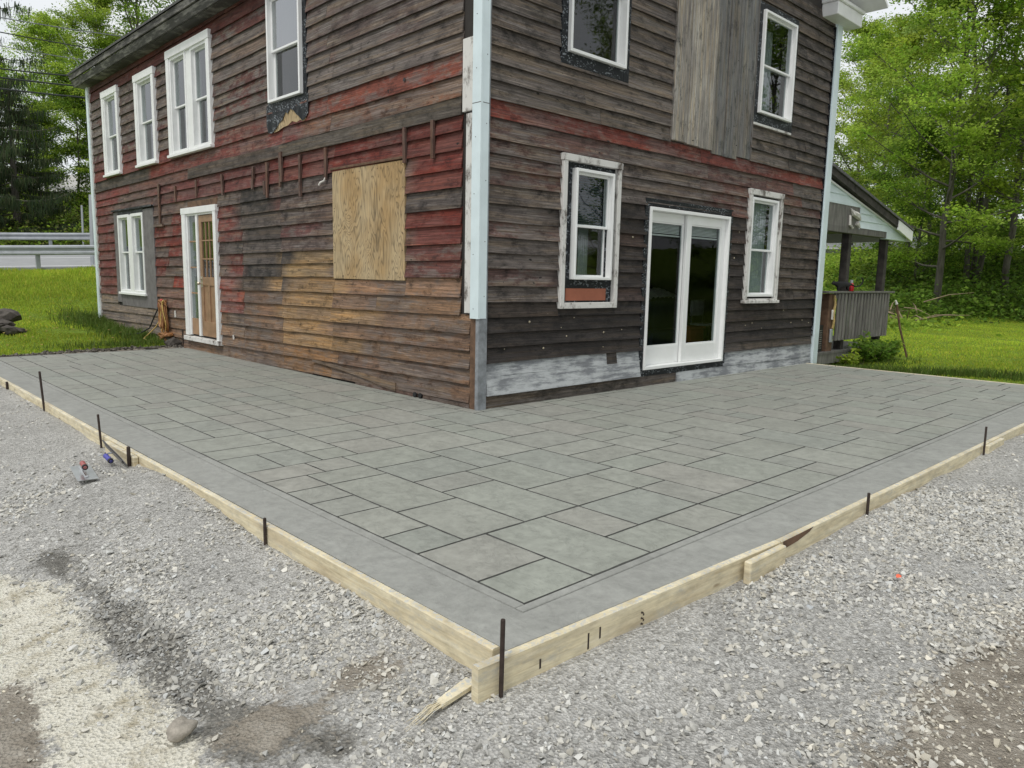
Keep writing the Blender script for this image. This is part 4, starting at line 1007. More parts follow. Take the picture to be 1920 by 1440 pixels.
# ================================================================== FORMWORK
def form_board(a, c, label, group='form boards round the patio', h=.138, marks=None):
    """2x6 on edge between two plan points (centre line)"""
    a = Vector((*a, 0)); c = Vector((*c, 0)); d = (c - a); n = max(2, int(d.length / .5)); d.normalize(); s = Vector((-d.y, d.x, 0)) * .019
    m = MB(); ch = .006; L = (c - a).length
    prof = [(-.019, -h), (.019, -h), (.019, -ch), (.019 - ch, 0), (-.019 + ch, 0), (-.019, -ch)]
    for i in range(n + 1):
        p = a + d * (L * i / n); w = 0 if i in (0, n) else random.uniform(-.002, .002)
        for q, z in prof:
            v = p + Vector((-d.y, d.x, 0)) * (q + w); m.v.append((v.x, v.y, z + .003))
    k = len(prof)
    for i in range(n): m.f += [(i * k + j, i * k + (j + 1) % k, (i + 1) * k + (j + 1) % k, (i + 1) * k + j) for j in range(k)]
    m.f += [tuple(range(k)), tuple(range(n * k, n * k + k))[::-1]]
    return tag(m.build('form_board', 'lumber'), label, 'board', group)
f1 = form_board((-3.43, -3.910), (-1.345, -4.004), 'pale form board along the front of the patio, ending at the near corner')
f2 = form_board((-1.34, -4.005), (2.6, -4.019), 'pale form board along the patio front, middle one, brown bark on its edge')
f3 = form_board((2.605, -4.019), (7.56, -4.016), 'pale form board along the patio front, running out at the right edge')
f4 = form_board((-3.281, -3.86), (-3.287, .42), 'long pale form board along the left edge of the patio, butting the near corner')
f5 = form_board((-3.287, .425), (-3.275, 4.45), 'pale form board along the left edge of the patio, behind the trowels')
f6 = form_board((-3.278, 4.455), (-3.281, 8.0), 'farthest pale form board on the left edge of the patio')
f7 = form_board((7.551, -3.99), (7.551, .0), 'pale form board between the patio and the right-hand lawn', h=.10)
# stamps inked on the front form board
def stamp(u, z0, z1, k):
    y = -3.910 + (u + 3.43) / 2.085 * -.094 - .0198; m = MB()
    for j in range(k): m.box(u + j * .009, u + j * .009 + .0095, y - .0008, y + .001, z0 + .004 * (j % 3), z1 - .006 * ((j * 2) % 3))
    m.build('stamp', 'steel', f1)
stamp(-3.13, -.105, -.065, 1); stamp(-2.86, -.115, -.045, 1); stamp(-2.79, -.09, -.04, 1)
for k in range(5): stamp(-2.52 + .014 * (k % 2), -.052 - .013 * k - .009, -.052 - .013 * k, 2 - k % 2)
m = MB(); m.add([(-1.32, -4.0262, -.004), (-.95, -4.0268, .0), (-1.0, -4.0268, -.02), (-1.15, -4.0266, -.042), (-1.32, -4.0262, -.05)], [(0, 1, 2, 3, 4)]); m.build('bark_edge', 'rust_wood', f2, fix=False)
def cleat(x0, x1, y0, y1, label):
    m = MB(); m.bbox(x0, x1, y0, y1, -.125, -.004, .006); return tag(m.build('cleat_block', 'lumber'), label, 'block', 'splice blocks outside the form')
cleat(-1.74, -1.36, -4.066, -4.026, 'short block splicing two form boards in the middle of the patio front')
cleat(2.42, 2.92, -4.080, -4.041, 'short block splicing the form boards near the right edge of the patio front')
cleat(-3.348, -3.309, .07, .77, 'short block splicing the left form boards beside the trowels')
def stake(x, y, z0, z1, label, lean=(0, 0), r=.0092):
    m = MB(); m.tube([(x - lean[0], y - lean[1], z0), (x, y, (z0 + z1) / 2), (x + lean[0], y + lean[1], z1 - .004), (x + lean[0], y + lean[1], z1)], [r * .9, r, r, r * .8], 10)
    return tag(m.build('steel_stake', 'steel', smooth=False), label, 'stake', 'steel form stakes')
stake(-3.338, -3.952, -.24, .165, 'tall dark steel stake at the near corner of the patio form', (.004, .002))
stake(-3.316, -2.02, -.22, .05, 'dark steel stake halfway along the near left form board')
stake(-3.308, 3.0, -.2, .33, 'tall dark steel stake on the far left form board', (-.012, 0), .011)
stake(-3.330, .95, -.2, .19, 'dark steel stake just beyond the splice block on the left form', (-.008, 0))
stake(-3.362, .12, -.2, .07, 'short dark steel stake against the splice block beside the trowels', r=.014)
stake(-3.312, 4.75, -.2, .02, 'stub of a steel stake on the farthest left form board', r=.014)
stake(-.2, -4.044, -.2, .06, 'short dark steel stake on the middle front form board')
stake(2.36, -4.056, -.2, .17, 'dark steel stake beside the right-hand splice block', (.01, .004))
# splintered lath lying under the corner
sp = thing('broken_lath', tuple(G(880, 1290, -.16)), 'splintered strip of new wood lying on gravel under the patio corner', 'lath')
p0 = Vector(G(884, 1278, -.110)); p1 = Vector(G(822, 1322, -.120)); p2 = Vector(G(765, 1364, -.135)); dd = (p1 - p0).normalized(); sd_ = Vector((-dd.y, dd.x, 0))
m = MB(); w0, w1 = .028, .018
q = [p0 - sd_ * w0, p0 + sd_ * w0, p1 + sd_ * w1, p1 - sd_ * w1]; m.add([(*v[:2], v.z + .008) for v in q] + [(*v[:2], v.z - .008) for v in q], [(0, 1, 2, 3), (7, 6, 5, 4), (0, 4, 5, 1), (1, 5, 6, 2), (2, 6, 7, 3), (3, 7, 4, 0)])
m.build('lath', 'lumber', sp)
for k in range(14):
    o = (k - 6.5) * .0026; e = p2 + sd_ * ((k - 6.5) * .0035 + random.gauss(0, .010)) + dd * random.uniform(-.13, .03); s0 = p1 - dd * random.uniform(.02, .09) + sd_ * o; mid = (s0 + e) / 2 + Vector((0, 0, random.uniform(-.002, .018)))
    m = MB(); m.tube([s0, mid, e], [.0036, random.uniform(.0015, .0030), .0006], 4); m.build('splinter', 'lumber', sp)

# ---- finishing trowels left on the gravel
def oriented(m, mat4): m.v = [tuple(mat4 @ Vector(v)) for v in m.v]; return m
def trowel(loc, rot, label, grip, blade, L=.30, W=.105):
    t = thing('trowel', loc, label, 'trowel', 'finishing trowels on the gravel'); Mx = Matrix.Translation(loc) @ rot
    m = MB(); n = 8; pts = [(-L / 2, -W / 2), (L / 2, -W / 2), (L / 2, W / 2), (-L / 2, W / 2)]
    if blade == 'dark_brush': pts = [(-L / 2, -W * .2), (-L / 2 + .06, -W / 2), (L / 2 - .06, -W / 2), (L / 2, -W * .2), (L / 2, W * .2), (L / 2 - .06, W / 2), (-L / 2 + .06, W / 2), (-L / 2, W * .2)]
    m.prism(pts, 0, .003, 'z'); m.bbox(-L * .35, L * .35, -.012, .012, .003, .014, .003); oriented(m, Mx).build('blade', blade, t)
    m = MB(); m.tube([(.03, 0, .012), (.05, 0, .03), (.055, 0, .052), (.04, 0, .06)], .007, 6); oriented(m, Mx).build('shank', 'galvanised', t)
    m = MB(); m.lathe([(.008, -.075), (.017, -.07), (.019, -.03), (.017, .0), (.019, .035), (.0185, .05)], (-.005, 0, .060), 14, (1, 0, 0)); oriented(m, Mx).build('grip', grip, t, smooth=True)
    m = MB(); m.lathe([(.0195, 0), (.0205, .008), (.0205, .018), (.012, .022)], (-.078, 0, .060), 14, (1, 0, 0)); oriented(m, Mx).build('grip_end', 'rubber_black', t)
    m = MB(); m.lathe([(.0085, 0), (.0085, .003)], (-.080, 0, .060), 10, (1, 0, 0)); oriented(m, Mx).build('grip_bolt', 'bright_steel', t)
    return t
g1 = G(158, 900, -.12); g1z = tz(g1[0], g1[1])
trowel((g1[0], g1[1], g1z + .045), Matrix.Rotation(rad(84), 4, 'Z') @ Matrix.Rotation(rad(-3), 4, 'Y'), 'steel trowel with red and black grip lying flat on the gravel', 'red_plastic', 'bright_steel', .38, .13)
lx = Vector((-.03, .97, .17)).normalized(); lz = Vector((-.80, -.02, -.42)); lz = (lz - lx * lz.dot(lx)).normalized(); ly = lz.cross(lx)
Rm = Matrix((lx, ly, lz)).transposed().to_4x4()
trowel((-3.405, .30, tz(-3.42, .25) + .085), Rm, 'worn dark float with blue grip tipped against the splice block', 'blue_plastic', 'dark_brush', .52, .10)
# small litter
o_ = G(1683, 1108, -.19); m = MB(); zz = tz(o_[0], o_[1])
m.add([(o_[0] - .02, o_[1] + .005, zz + .02), (o_[0], o_[1] - .012, zz + .022), (o_[0] + .022, o_[1] - .004, zz + .024), (o_[0] + .018, o_[1] + .012, zz + .03), (o_[0] - .004, o_[1] + .015, zz + .028), (o_[0], o_[1], zz + .034)], [(0, 1, 5), (1, 2, 5), (2, 3, 5), (3, 4, 5), (4, 0, 5), (0, 4, 3, 2, 1)])
tag(m.build('plastic_scrap', 'chip_orange'), 'small bright orange plastic scrap on the gravel right of the patio', 'scrap')
def rock(loc, r, label, mat='cobble', flat=(1, .8, .7), seed=0, cat='rock', group=None, rough=.12, rot=0):
    bm = bmesh.new(); bmesh.ops.create_icosphere(bm, subdivisions=3 if rough < .2 else 2, radius=1)
    for v in bm.verts:
        n_ = mnoise.noise(v.co * 1.2 + Vector((seed * 7.1, 3, seed))) * rough * 2.2 + mnoise.noise(v.co * 3 + Vector((seed, 0, 0))) * rough * .6
        v.co = v.co * (1 + n_); v.co = Vector((v.co.x * flat[0], v.co.y * flat[1], v.co.z * flat[2])) * r
    bmesh.ops.rotate(bm, verts=bm.verts, matrix=Matrix.Rotation(rot, 3, 'Z'))
    me = bpy.data.meshes.new('rock'); bm.to_mesh(me); bm.free(); me.materials.append(MAT[mat])
    for p in me.polygons: p.use_smooth = rough < .2
    o = bpy.data.objects.new('rock', me); COL.objects.link(o); o.location = loc
    return tag(o, label, cat, group)
rk = G(340, 1398, -.25); rock((rk[0], rk[1], tz(rk[0], rk[1]) + .033), .053, 'rounded grey-brown cobble at the edge of the pale sand', seed=5, flat=(1.05, .80, .66), rot=.5, rough=.19)
RK = [((8, 600), .20, 'topmost dark rock of the pile at the left edge of the lawn'), ((-12, 622), .22, 'dark rock half out of view in the pile at the left edge'), ((16, 625), .17, 'front dark rock of the pile at the left edge of the lawn'), ((30, 626), .13, 'small dark rock at the right end of the lawn rock pile'), ((12, 612), .15, 'flat dark rock in the middle of the lawn rock pile')]
for k, ((px, py), r, lb) in enumerate(RK):
    g_ = G(px, 634 - (k == 0) * 4, .05); rock((g_[0], g_[1] + .05 * k, tz(g_[0], g_[1]) + r * .45 + (.22 if k == 0 else .1 if k == 4 else 0)), r, lb, 'dark_rock', (1.25, 1, .6), seed=k + 10, group='rock pile on the lawn', rough=.34, rot=k)
g_ = G(322, 652, .03); rock((-.16, 8.17, .08), .12, 'grey stone at the foot of the house wall beside the orange cords', 'dark_rock', (1.1, .8, .75), seed=21, rough=.22)
rock((-.10, 8.6, .10), .09, 'small brown stone under the hanging orange cords', 'dark_rock', (1, 1, .8), seed=24, rough=.22)

# ---- cords hung on the wall by the left window
cb = thing('cord_bundle', (-.1, 8.85, .0), 'tangled orange extension cords hanging on the wall between window and door', 'cords')
def loop(u0, top, bot, w, o, mat, ph):
    m = MB(); pts = []
    for i in range(25):
        a = 2 * math.pi * i / 24; t = (1 - math.cos(a)) / 2
        pts.append(FW('L', u0 + w * math.sin(a) * (.35 + .65 * t) + .02 * math.sin(3 * a + ph), top - (top - bot) * t, o + .02 * math.sin(2 * a + ph)))
    m.tube(pts, .011, 6); return m.build('cord', mat, cb, smooth=True)
for k in range(13):
    loop(8.78 + random.uniform(-.07, .07), .80 + random.uniform(-.05, .03), random.uniform(.12, .42), random.uniform(.05, .15), random.uniform(.06, .15), ['cord_orange', 'cord_orange', 'cord_yellow', 'cord_orange'][k % 4], k)
for k in range(3): m = MB(); m.tube([FW('L', 8.80 + .04 * k, .83, .10), FW('L', 8.84 + .04 * k, .79, .13), FW('L', 8.86 + .03 * k, .68, .14)], .013, 6); m.build('cord', 'cord_red', cb, smooth=True)
m = MB(); m.tube([FW('L', 8.85, .8, .1), FW('L', 9.1, .5, .16), FW('L', 9.2, .28, .22), FW('L', 9.35, .17, .35), FW('L', 9.7, .13, .55)], .014, 6); m.build('cord', 'rubber_black', cb, smooth=True)
m = MB(); m.tube([FW('L', 8.88, .5, .1), FW('L', 9.0, .3, .18), FW('L', 9.12, .16, .28), FW('L', 9.0, .10, .4), FW('L', 8.8, .09, .42)], .011, 6); m.build('cord', 'cord_yellow', cb, smooth=True)
m = MB(); pts = []
for k in range(160):
    a = k * .9; pts.append(FW('L', 8.66 + .16 * math.sin(a) + .05 * math.sin(a * .37), .10 + .10 * abs(math.sin(k * .071)) + .02 * math.sin(a * 1.7), .12 + .09 * math.cos(a * 1.1)))
m.tube(pts, .010, 5); m.build('cord', 'cord_orange', cb, smooth=True)
m = MB(); m.tube([FW('L', 8.05, .0, .03), FW('L', 8.06, .32, .03)], .012, 6); tag(m.build('iron_rod', 'steel'), 'thin rusty rod standing against the wall left of the door', 'rod')

# ================================================================== PORCH on the far side
pch = thing('porch', (9.6, .9, .0), 'weathered grey porch with pale blue gable end at the right side of the house', 'porch')
PF = .06; PX0, PX1 = 7.95, 11.35
m = MB(); m.box(PX0, PX1 + .1, PF - .03, 3.2, .09, .135); m.build('deck', 'porch_wood', pch)
m = MB(); m.beam((PX0, PF, .0), (PX1, PF, .0), .04, .175); m.build('rim_board', 'porch_wood', pch)
m = MB(); m.bbox(8.55, 8.80, PF + .01, PF + .17, .135, 1.19, .008); m.build('newel_post', 'rust_wood', pch)
for x in (9.35, 11.18):
    m = MB(); m.bbox(x - .07, x + .07, PF + .05, PF + .19, .135, 2.45, .006); m.build('post', 'dark_wood', pch)
m = MB(); m.bbox(11.1, 11.24, 2.95, 3.09, .135, 2.45, .006); m.build('post', 'porch_wood', pch)
for x in (8.4, 10.95, 11.25):
    m = MB(); m.bbox(x - .06, x + .06, PF + .05, PF + .17, -.2, .09, .004); m.build('footing_post', 'porch_wood', pch)
m = MB(); m.bbox(8.35, 11.55, PF - .06, PF + .10, 1.20, 1.24, .006); m.bbox(8.75, 11.3, PF - .012, PF + .028, 1.10, 1.198, .004); m.build('top_rail', 'porch_wood', pch)
m = MB(); m.bbox(8.80, 11.3, PF - .012, PF + .028, .34, .42, .004); m.build('bottom_rail', 'porch_wood', pch)
nb = 17
for k in range(nb):
    x = 8.86 + (11.28 - 8.86) * k / (nb - 1); m = MB(); m.bbox(x - .038, x + .038, PF - .045, PF - .013, .325, 1.195, .003); m.build('baluster', 'porch_wood', pch)
m = MB(); m.bbox(8.62, 8.72, PF - .03, PF + .0, .3, .55, .01); m.build('lantern', 'galvanised', pch)
m = MB(); m.tube([(8.68, PF - .02, 1.16), (8.70, PF - .04, 1.0), (8.67, PF - .03, .85), (8.70, PF - .04, .7), (8.69, PF - .03, .56)], .022, 6); m.build('rope', 'rope', pch)
m = MB(); m.bbox(8.63, 8.73, PF - .035, PF - .005, .72, .90, .006); m.build('tag', 'fabric_white', pch)
# gable end: lapped pale siding, dark patch, roof
zt = lambda x: 3.18 - (x - 7.95) * (3.18 - 2.42) / (11.75 - 7.95)
n = 6
for k in range(n):
    z0 = 2.42 + k * .135; z1 = z0 + .147; x1 = 7.95 + (3.18 - z0) / (.76 / 3.8) ; x1b = 7.95 + (3.18 - z1) / (.76 / 3.8)
    x0 = 9.52 if k < 3 else 8.0
    if x1 < x0 + .1: continue
    m = MB(); m.add([(x0, PF - .028, z0), (x1, PF - .028, z0), (max(x1b, x0), PF - .008, z1), (x0, PF - .008, z1), (x0, PF + .02, z0), (x1, PF + .02, z0), (max(x1b, x0), PF + .02, z1), (x0, PF + .02, z1)], [(0, 1, 2, 3), (7, 6, 5, 4), (0, 4, 5, 1), (1, 5, 6, 2), (2, 6, 7, 3), (3, 7, 4, 0)])
    m.build('siding_strip', 'vinyl_blue', pch)
m = MB(); m.box(7.96, 9.515, PF - .018, PF + .02, 2.36, 2.80); m.build('bare_panel', 'porch_wood', pch)
m = MB(); m.box(7.96, 9.53, PF - .03, PF - .018, 2.79, 2.83); m.box(9.50, 9.53, PF - .03, PF - .018, 2.40, 2.79); m.build('trim_strip', 'vinyl_blue', pch)
m = MB(); m.bbox(7.96, 10.9, PF - .02, PF + .10, 2.30, 2.42, .006); m.build('beam', 'porch_wood', pch)
m = MB(); m.bbox(10.9, 11.95, PF - .03, PF + .10, 2.28, 2.44, .006); m.build('beam_cap', 'vinyl_blue', pch)
m = MB(); m.prism([(7.92, 3.36), (12.05, 2.50), (12.05, 2.54), (7.92, 3.41)], -.09, 3.4, 'y'); m.build('roof', 'roof_shingle', pch)
m = MB(); m.prism([(7.95, 3.235), (11.2, 2.53), (11.2, 2.66), (7.95, 3.345)], -.06, PF - .03, 'y'); m.build('rake_board', 'dark_wood', pch)
m = MB(); m.prism([(11.2, 2.48), (12.04, 2.28), (12.04, 2.49), (11.2, 2.67)], -.075, -.04, 'y'); m.box(12.0, 12.04, -.04, 3.3, 2.28, 2.49); m.build('fascia_cap', 'vinyl_white', pch)
m = MB(); m.prism([(7.96, 3.155), (11.75, 2.40), (11.75, 2.43), (7.96, 3.185)], PF - .05, PF - .028, 'y'); m.build('edge_channel', 'vinyl_white', pch)
m = MB(); m.box(7.96, 11.3, PF + .1, 3.2, 2.44, 2.47); m.build('ceiling', 'porch_wood', pch)
m = MB(); m.tube([(9.05, PF - .03, 2.74), (9.15, PF - .05, 2.66), (9.3, PF - .05, 2.64), (9.45, PF - .06, 2.56)], [.01, .05, .06, .02], 6); m.tube([(9.02, PF - .04, 2.62), (9.02, PF - .05, 2.45), (9.15, PF - .05, 2.4)], .025, 5); m.tube([(9.35, PF - .04, 2.5), (9.45, PF - .06, 2.42)], [.05, .02], 6); m.build('torn_wrap', 'fabric_white', pch)
# things on the porch
tk = thing('storage_tank', (8.75, 1.15, .135), 'tall dark grey round-topped tank behind the house corner on the porch', 'tank')
m = MB(); m.lathe([(.30, .02), (.32, .06), (.32, 1.7), (.30, 1.84), (.22, 1.97), (.10, 2.03), (.02, 2.04)], (8.62, 1.0, .135), 24); m.build('shell', 'tank_green', tk, smooth=True)
m = MB(); m.lathe([(.325, 0), (.335, .01), (.335, .05), (.325, .06)], (8.62, 1.0, .75), 24); m.build('band', 'steel', tk)
bx = thing('carton', (8.3, .25, .135), 'black carton with white lettering on the porch beside the newel post', 'carton')
m = MB(); m.bbox(8.02, 8.50, PF + .06, PF + .5, .135, .62, .008); m.build('carton_body', 'rubber_black', bx)
m = MB()
for k, (h, st) in enumerate(((.030, 3), (.026, 2), (.030, 3), (.022, 2), (.03, 3), (.026, 2), (.03, 3), (.024, 2))):
    z = .18 + k * .05
    for j in range(st): m.box(8.22 + j * .016, 8.228 + j * .016, PF + .0575, PF + .0595, z, z + h)
    m.box(8.22, 8.26, PF + .0575, PF + .0595, z, z + .007)
for k in range(9): m.box(8.36, 8.46, PF + .0575, PF + .0595, .2 + k * .04, .205 + k * .04)
m.build('lettering', 'fabric_white', bx)
m = MB(); m.lathe([(.13, 0), (.15, .02), (.15, .26), (.155, .27), (.14, .28)], (8.22, PF + .28, .62), 20); tag(m.build('metal_bucket', 'galvanised', smooth=False), 'ribbed metal bucket on top of the black carton on the porch', 'bucket')
bt = thing('drink_bottle', (9.36, PF - .03, 1.24), 'red bottle with pale cap on the porch rail beside the cat', 'bottle')
m = MB(); m.lathe([(.045, 0), (.052, .01), (.052, .10), (.045, .125), (.026, .15)], (9.36, PF - .03, 1.24), 16); m.build('body', 'can_red', bt, smooth=True)
m = MB(); m.lathe([(.026, .15), (.028, .165), (.028, .205), (.02, .21)], (9.36, PF - .03, 1.24), 14); m.build('cap', 'galvanised', bt)
# black cat on the rail: one skinned body
cvs = [((8.86, 0, .155), .075), ((9.02, 0, .16), .082), ((9.14, 0, .165), .07), ((8.78, 0, .17), .055), ((8.70, 0, .165), .05), ((8.655, 0, .15), .028),
       ((8.86, .035, .07), .025), ((8.87, .035, .0), .018), ((8.85, -.035, .07), .025), ((8.84, -.035, .0), .018), ((9.14, .035, .07), .03), ((9.17, .035, .0), .018), ((9.12, -.035, .07), .03), ((9.14, -.035, .0), .018),
       ((9.24, 0, .15), .022), ((9.36, 0, .10), .018), ((9.48, 0, .12), .018), ((9.56, 0, .20), .018), ((9.57, 0, .28), .017), ((9.51, 0, .32), .012), ((8.72, .03, .22), .012), ((8.72, -.03, .22), .012)]
ced = [(0, 1), (1, 2), (0, 3), (3, 4), (4, 5), (0, 6), (6, 7), (0, 8), (8, 9), (2, 10), (10, 11), (2, 12), (12, 13), (2, 14), (14, 15), (15, 16), (16, 17), (17, 18), (18, 19), (4, 20), (4, 21)]
ca_, sa_ = math.cos(rad(-32)), math.sin(rad(-32))
def catp(x, y, z): x = (x - 9.0) * .72; y *= .72; return (9.12 + x * ca_ - y * sa_, PF + .02 + x * sa_ + y * ca_, z * .78 + 1.248)
me = bpy.data.meshes.new('cat'); me.from_pydata([catp(*p) for p, r in cvs], ced, []); me.materials.append(MAT['cat_fur'])
cat = bpy.data.objects.new('cat', me); COL.objects.link(cat); sk = cat.modifiers.new('skin', 'SKIN')
for i, (_, r) in enumerate(cvs): me.skin_vertices[0].data[i].radius = (r * .74, r * .74)
me.skin_vertices[0].data[0].use_root = True; cat.modifiers.new('sub', 'SUBSURF').render_levels = 2
tag(cat, 'black cat walking along the porch rail with its tail curled up', 'cat')
m = MB(); m.tube([(11.55, -.35, -.12), (11.42, -.2, .5), (11.36, -.12, .98)], .022, 6); pz = tag(m.build('leaning_pole', 'rust_wood'), 'thin dark pole leaning at the right end of the porch rail', 'pole')
m = MB(); m.tube([(11.36, -.12, .98), (11.33, -.1, 1.06)], [.03, .018], 6); m.build('cap', 'fabric_white', pz)

# ================================================================== GRAVEL
def hull_stone(seed):
    r = np.random.default_rng(seed); bm = bmesh.new()
    for _ in range(9):
        v = r.normal(size=3); v /= np.linalg.norm(v); v *= r.uniform(.75, 1.0); bm.verts.new((v[0] * 1.0, v[1] * r.uniform(.6, .9), v[2] * .5))
    bmesh.ops.convex_hull(bm, input=bm.verts); bmesh.ops.triangulate(bm, faces=bm.faces)
    loose = [v for v in bm.verts if not v.link_faces]; bmesh.ops.delete(bm, geom=loose, context='VERTS')
    bm.verts.index_update(); V = np.array([v.co[:] for v in bm.verts]); F = np.array([[v.index for v in f.verts] for f in bm.faces]); bm.free()
    return V, F
STV = [hull_stone(s) for s in range(14)]
def scatter_stones(name, x, y, size, tint, sink=.36, flat=1.0):
    z = terr(x, y); VV = []; FF = []; TT = []; base = 0; n = len(x); var = RNG.integers(0, len(STV), n); yaw = RNG.uniform(0, 2 * np.pi, n); tl = RNG.normal(0, .28, (n, 2))
    for k, (V, F) in enumerate(STV):
        s = np.where(var == k)[0]
        if not len(s): continue
        c, sn = np.cos(yaw[s])[:, None], np.sin(yaw[s])[:, None]
        X = V[None, :, 0] * c - V[None, :, 1] * sn; Y = V[None, :, 0] * sn + V[None, :, 1] * c
        Z = V[None, :, 2] * flat + X * tl[s, :1] + Y * tl[s, 1:]
        sz = size[s][:, None]; P3 = np.stack([X * sz + x[s][:, None], Y * sz + y[s][:, None], Z * sz + z[s][:, None] + sz * (RNG.uniform(-.05, .75, len(s))[:, None] * sink * 1.5)], -1)
        nv = len(V); VV.append(P3.reshape(-1, 3)); FF.append((F[None] + (np.arange(len(s)) * nv)[:, None, None]).reshape(-1, 3) + base); TT.append(np.repeat(tint[s], nv, 0)); base += len(s) * nv
    return np_mesh(name, np.concatenate(VV), np.concatenate(FF), 'gravel_stone', np.concatenate(TT))
def in_view(x, y, pad=1.0):
    d = np.stack([x - CAM[0], y - CAM[1], np.full_like(x, -.2 - CAM[2])], 1) @ ROT
    return (d[:, 2] > .8) & (np.abs(d[:, 0]) < d[:, 2] * .70 + pad) & (d[:, 1] < d[:, 2] * .53 + pad)
def gravel_pts(n, x0, x1, y0, y1, even=0.0):
    x = RNG.uniform(x0, x1, n); y = RNG.uniform(y0, y1, n)
    ok = ~((x > X0 - .048) & (x < X1 + .045) & (y > -4.045) & (y < Y1)); ok &= in_view(x, y)
    for cx, cy, ex, ey in ((g1[0], g1[1], .13, .24), (-3.41, .25, .10, .30)): ok &= ~(((x - cx) / ex) ** 2 + ((y - cy) / ey) ** 2 < 1)
    for f_ in (0, .25, .5, .75, 1.0):
        q_ = p0.lerp(p2, f_); ok &= np.hypot(x - q_.x, y - q_.y) > .045
    x, y = x[ok], y[ok]; g, s, d, w = masks(x, y)
    clump = fbm(x, y, 1.7, 4)
    keep = RNG.uniform(size=len(x)) < np.clip((1 - g * 1.6) * (1 - s * .93) * (1 - d * .86) * np.clip(.52 + even + clump * 3.2, .07, 1), 0, 1)
    return x[keep], y[keep], d[keep], w[keep], s[keep]
xs, ys, ds, ws, ss = [], [], [], [], []
for n, bx_, lo, hi in ((300000, (-6.2, 0.2, -6.6, -1.0), .0045, .0125), (110000, (-6.2, 1.5, -7, 0.5), .010, .022), (22000, (-6.2, 1.0, -7, 1.0), .016, .031), (52000, (-8.5, 9, -8, 8.0), .010, .024), (18000, (-4.6, 1.2, -6.4, -4.1), .010, .027)):
    x, y, d, w, s = gravel_pts(n, *bx_, .35 if n == 18000 else 0.0); xs.append((x, y, RNG.uniform(0, 1, len(x)) ** 1.8 * (hi - lo) + lo, d, w, s))
x, y, sz, d, w, s = (np.concatenate(q) for q in zip(*xs))
v = np.clip(RNG.normal(.475, .085, len(x)), .22, .68); v *= 1 - .5 * (w > .5) * RNG.uniform(.3, 1, len(x))
warm = RNG.normal(.028, .024, len(x)) + .05 * d
tint = np.stack([v * (1.0 + warm), v * (1.0 + warm * .25), v * (.955 - warm)], 1)
gravel = scatter_stones('gravel', x, y, sz, np.clip(tint, .03, .8)); stuff(gravel, 'grey crushed stone spread round the patio form', 'gravel')
# pale chips on the brown earth, dark pebbles in the sand
x = RNG.uniform(-5.2, 0, 5200); y = RNG.uniform(-6.6, -1, 5200); ok = in_view(x, y, .4) & ~((x > X0 - .05) & (y > -4.05)); x, y = x[ok], y[ok]; g, s, d, w = masks(x, y); k = ((d > .5) & (RNG.uniform(size=len(x)) < .55)) | ((s > .5) & (RNG.uniform(size=len(x)) < .5))
x, y, d, s = x[k], y[k], d[k], s[k]; v = np.where(s > .5, RNG.uniform(.16, .42, len(x)), RNG.uniform(.24, .44, len(x)))
chips = scatter_stones('pebbles', x, y, RNG.uniform(0, 1, len(x)) ** 2 * .014 + .004, np.stack([v * 1.03, v, v * .93], 1), .1); stuff(chips, 'loose pebbles lying on the bare earth and sand', 'pebbles')
# clods along the dirt strip at the far end of the patio
x = RNG.uniform(-7.5, 0.0, 1500); y = RNG.normal(8.16, .07, 1500) + fbm(x, x * 0, 1.2, 3) * .3; v = RNG.uniform(.05, .16, 1500)
k = y > 8.03; x, y, v = x[k], y[k], v[k]
stuff(scatter_stones('soil_clods', x, y, RNG.uniform(.015, .055, len(x)), np.stack([v * 1.1, v, v * .85], 1), .3), 'crumbled dark soil between the patio and the left lawn', 'soil')

# ================================================================== GRASS
def blades(name, x, y, h, w, tint, bend=.5):
    n = len(x); z = terr(x, y); a = RNG.uniform(0, 2 * np.pi, n); lean = RNG.uniform(.1, bend, n); la = RNG.uniform(0, 2 * np.pi, n)
    px, py = np.cos(a) * w / 2, np.sin(a) * w / 2; lx, ly = np.cos(la) * lean * h, np.sin(la) * lean * h
    b0 = np.stack([x - px, y - py, z - .01], 1); b1 = np.stack([x + px, y + py, z - .01], 1)
    m0 = np.stack([x - px * .8 + lx * .35, y - py * .8 + ly * .35, z + h * .6], 1); m1 = np.stack([x + px * .8 + lx * .35, y + py * .8 + ly * .35, z + h * .6], 1)
    t = np.stack([x + lx, y + ly, z + h], 1)
    V = np.stack([b0, b1, m1, m0, t], 1).reshape(-1, 3); o = (np.arange(n) * 5)[:, None]
    F = np.concatenate([o + np.array([0, 1, 2]), o + np.array([0, 2, 3]), o + np.array([3, 2, 4])]); 
    return np_mesh(name, V, F, 'grass_blade', np.repeat(tint, 5, 0))
def grass_tint(n, lo=.75, hi=1.3, base=(.32, .45, .04)):
    v = RNG.uniform(lo, hi, n); yel = RNG.uniform(0, 1, n) ** 3
    return np.stack([base[0] * v * (1 + .7 * yel), base[1] * v * (1 + .12 * yel), base[2] * v * (1 + yel)], 1)
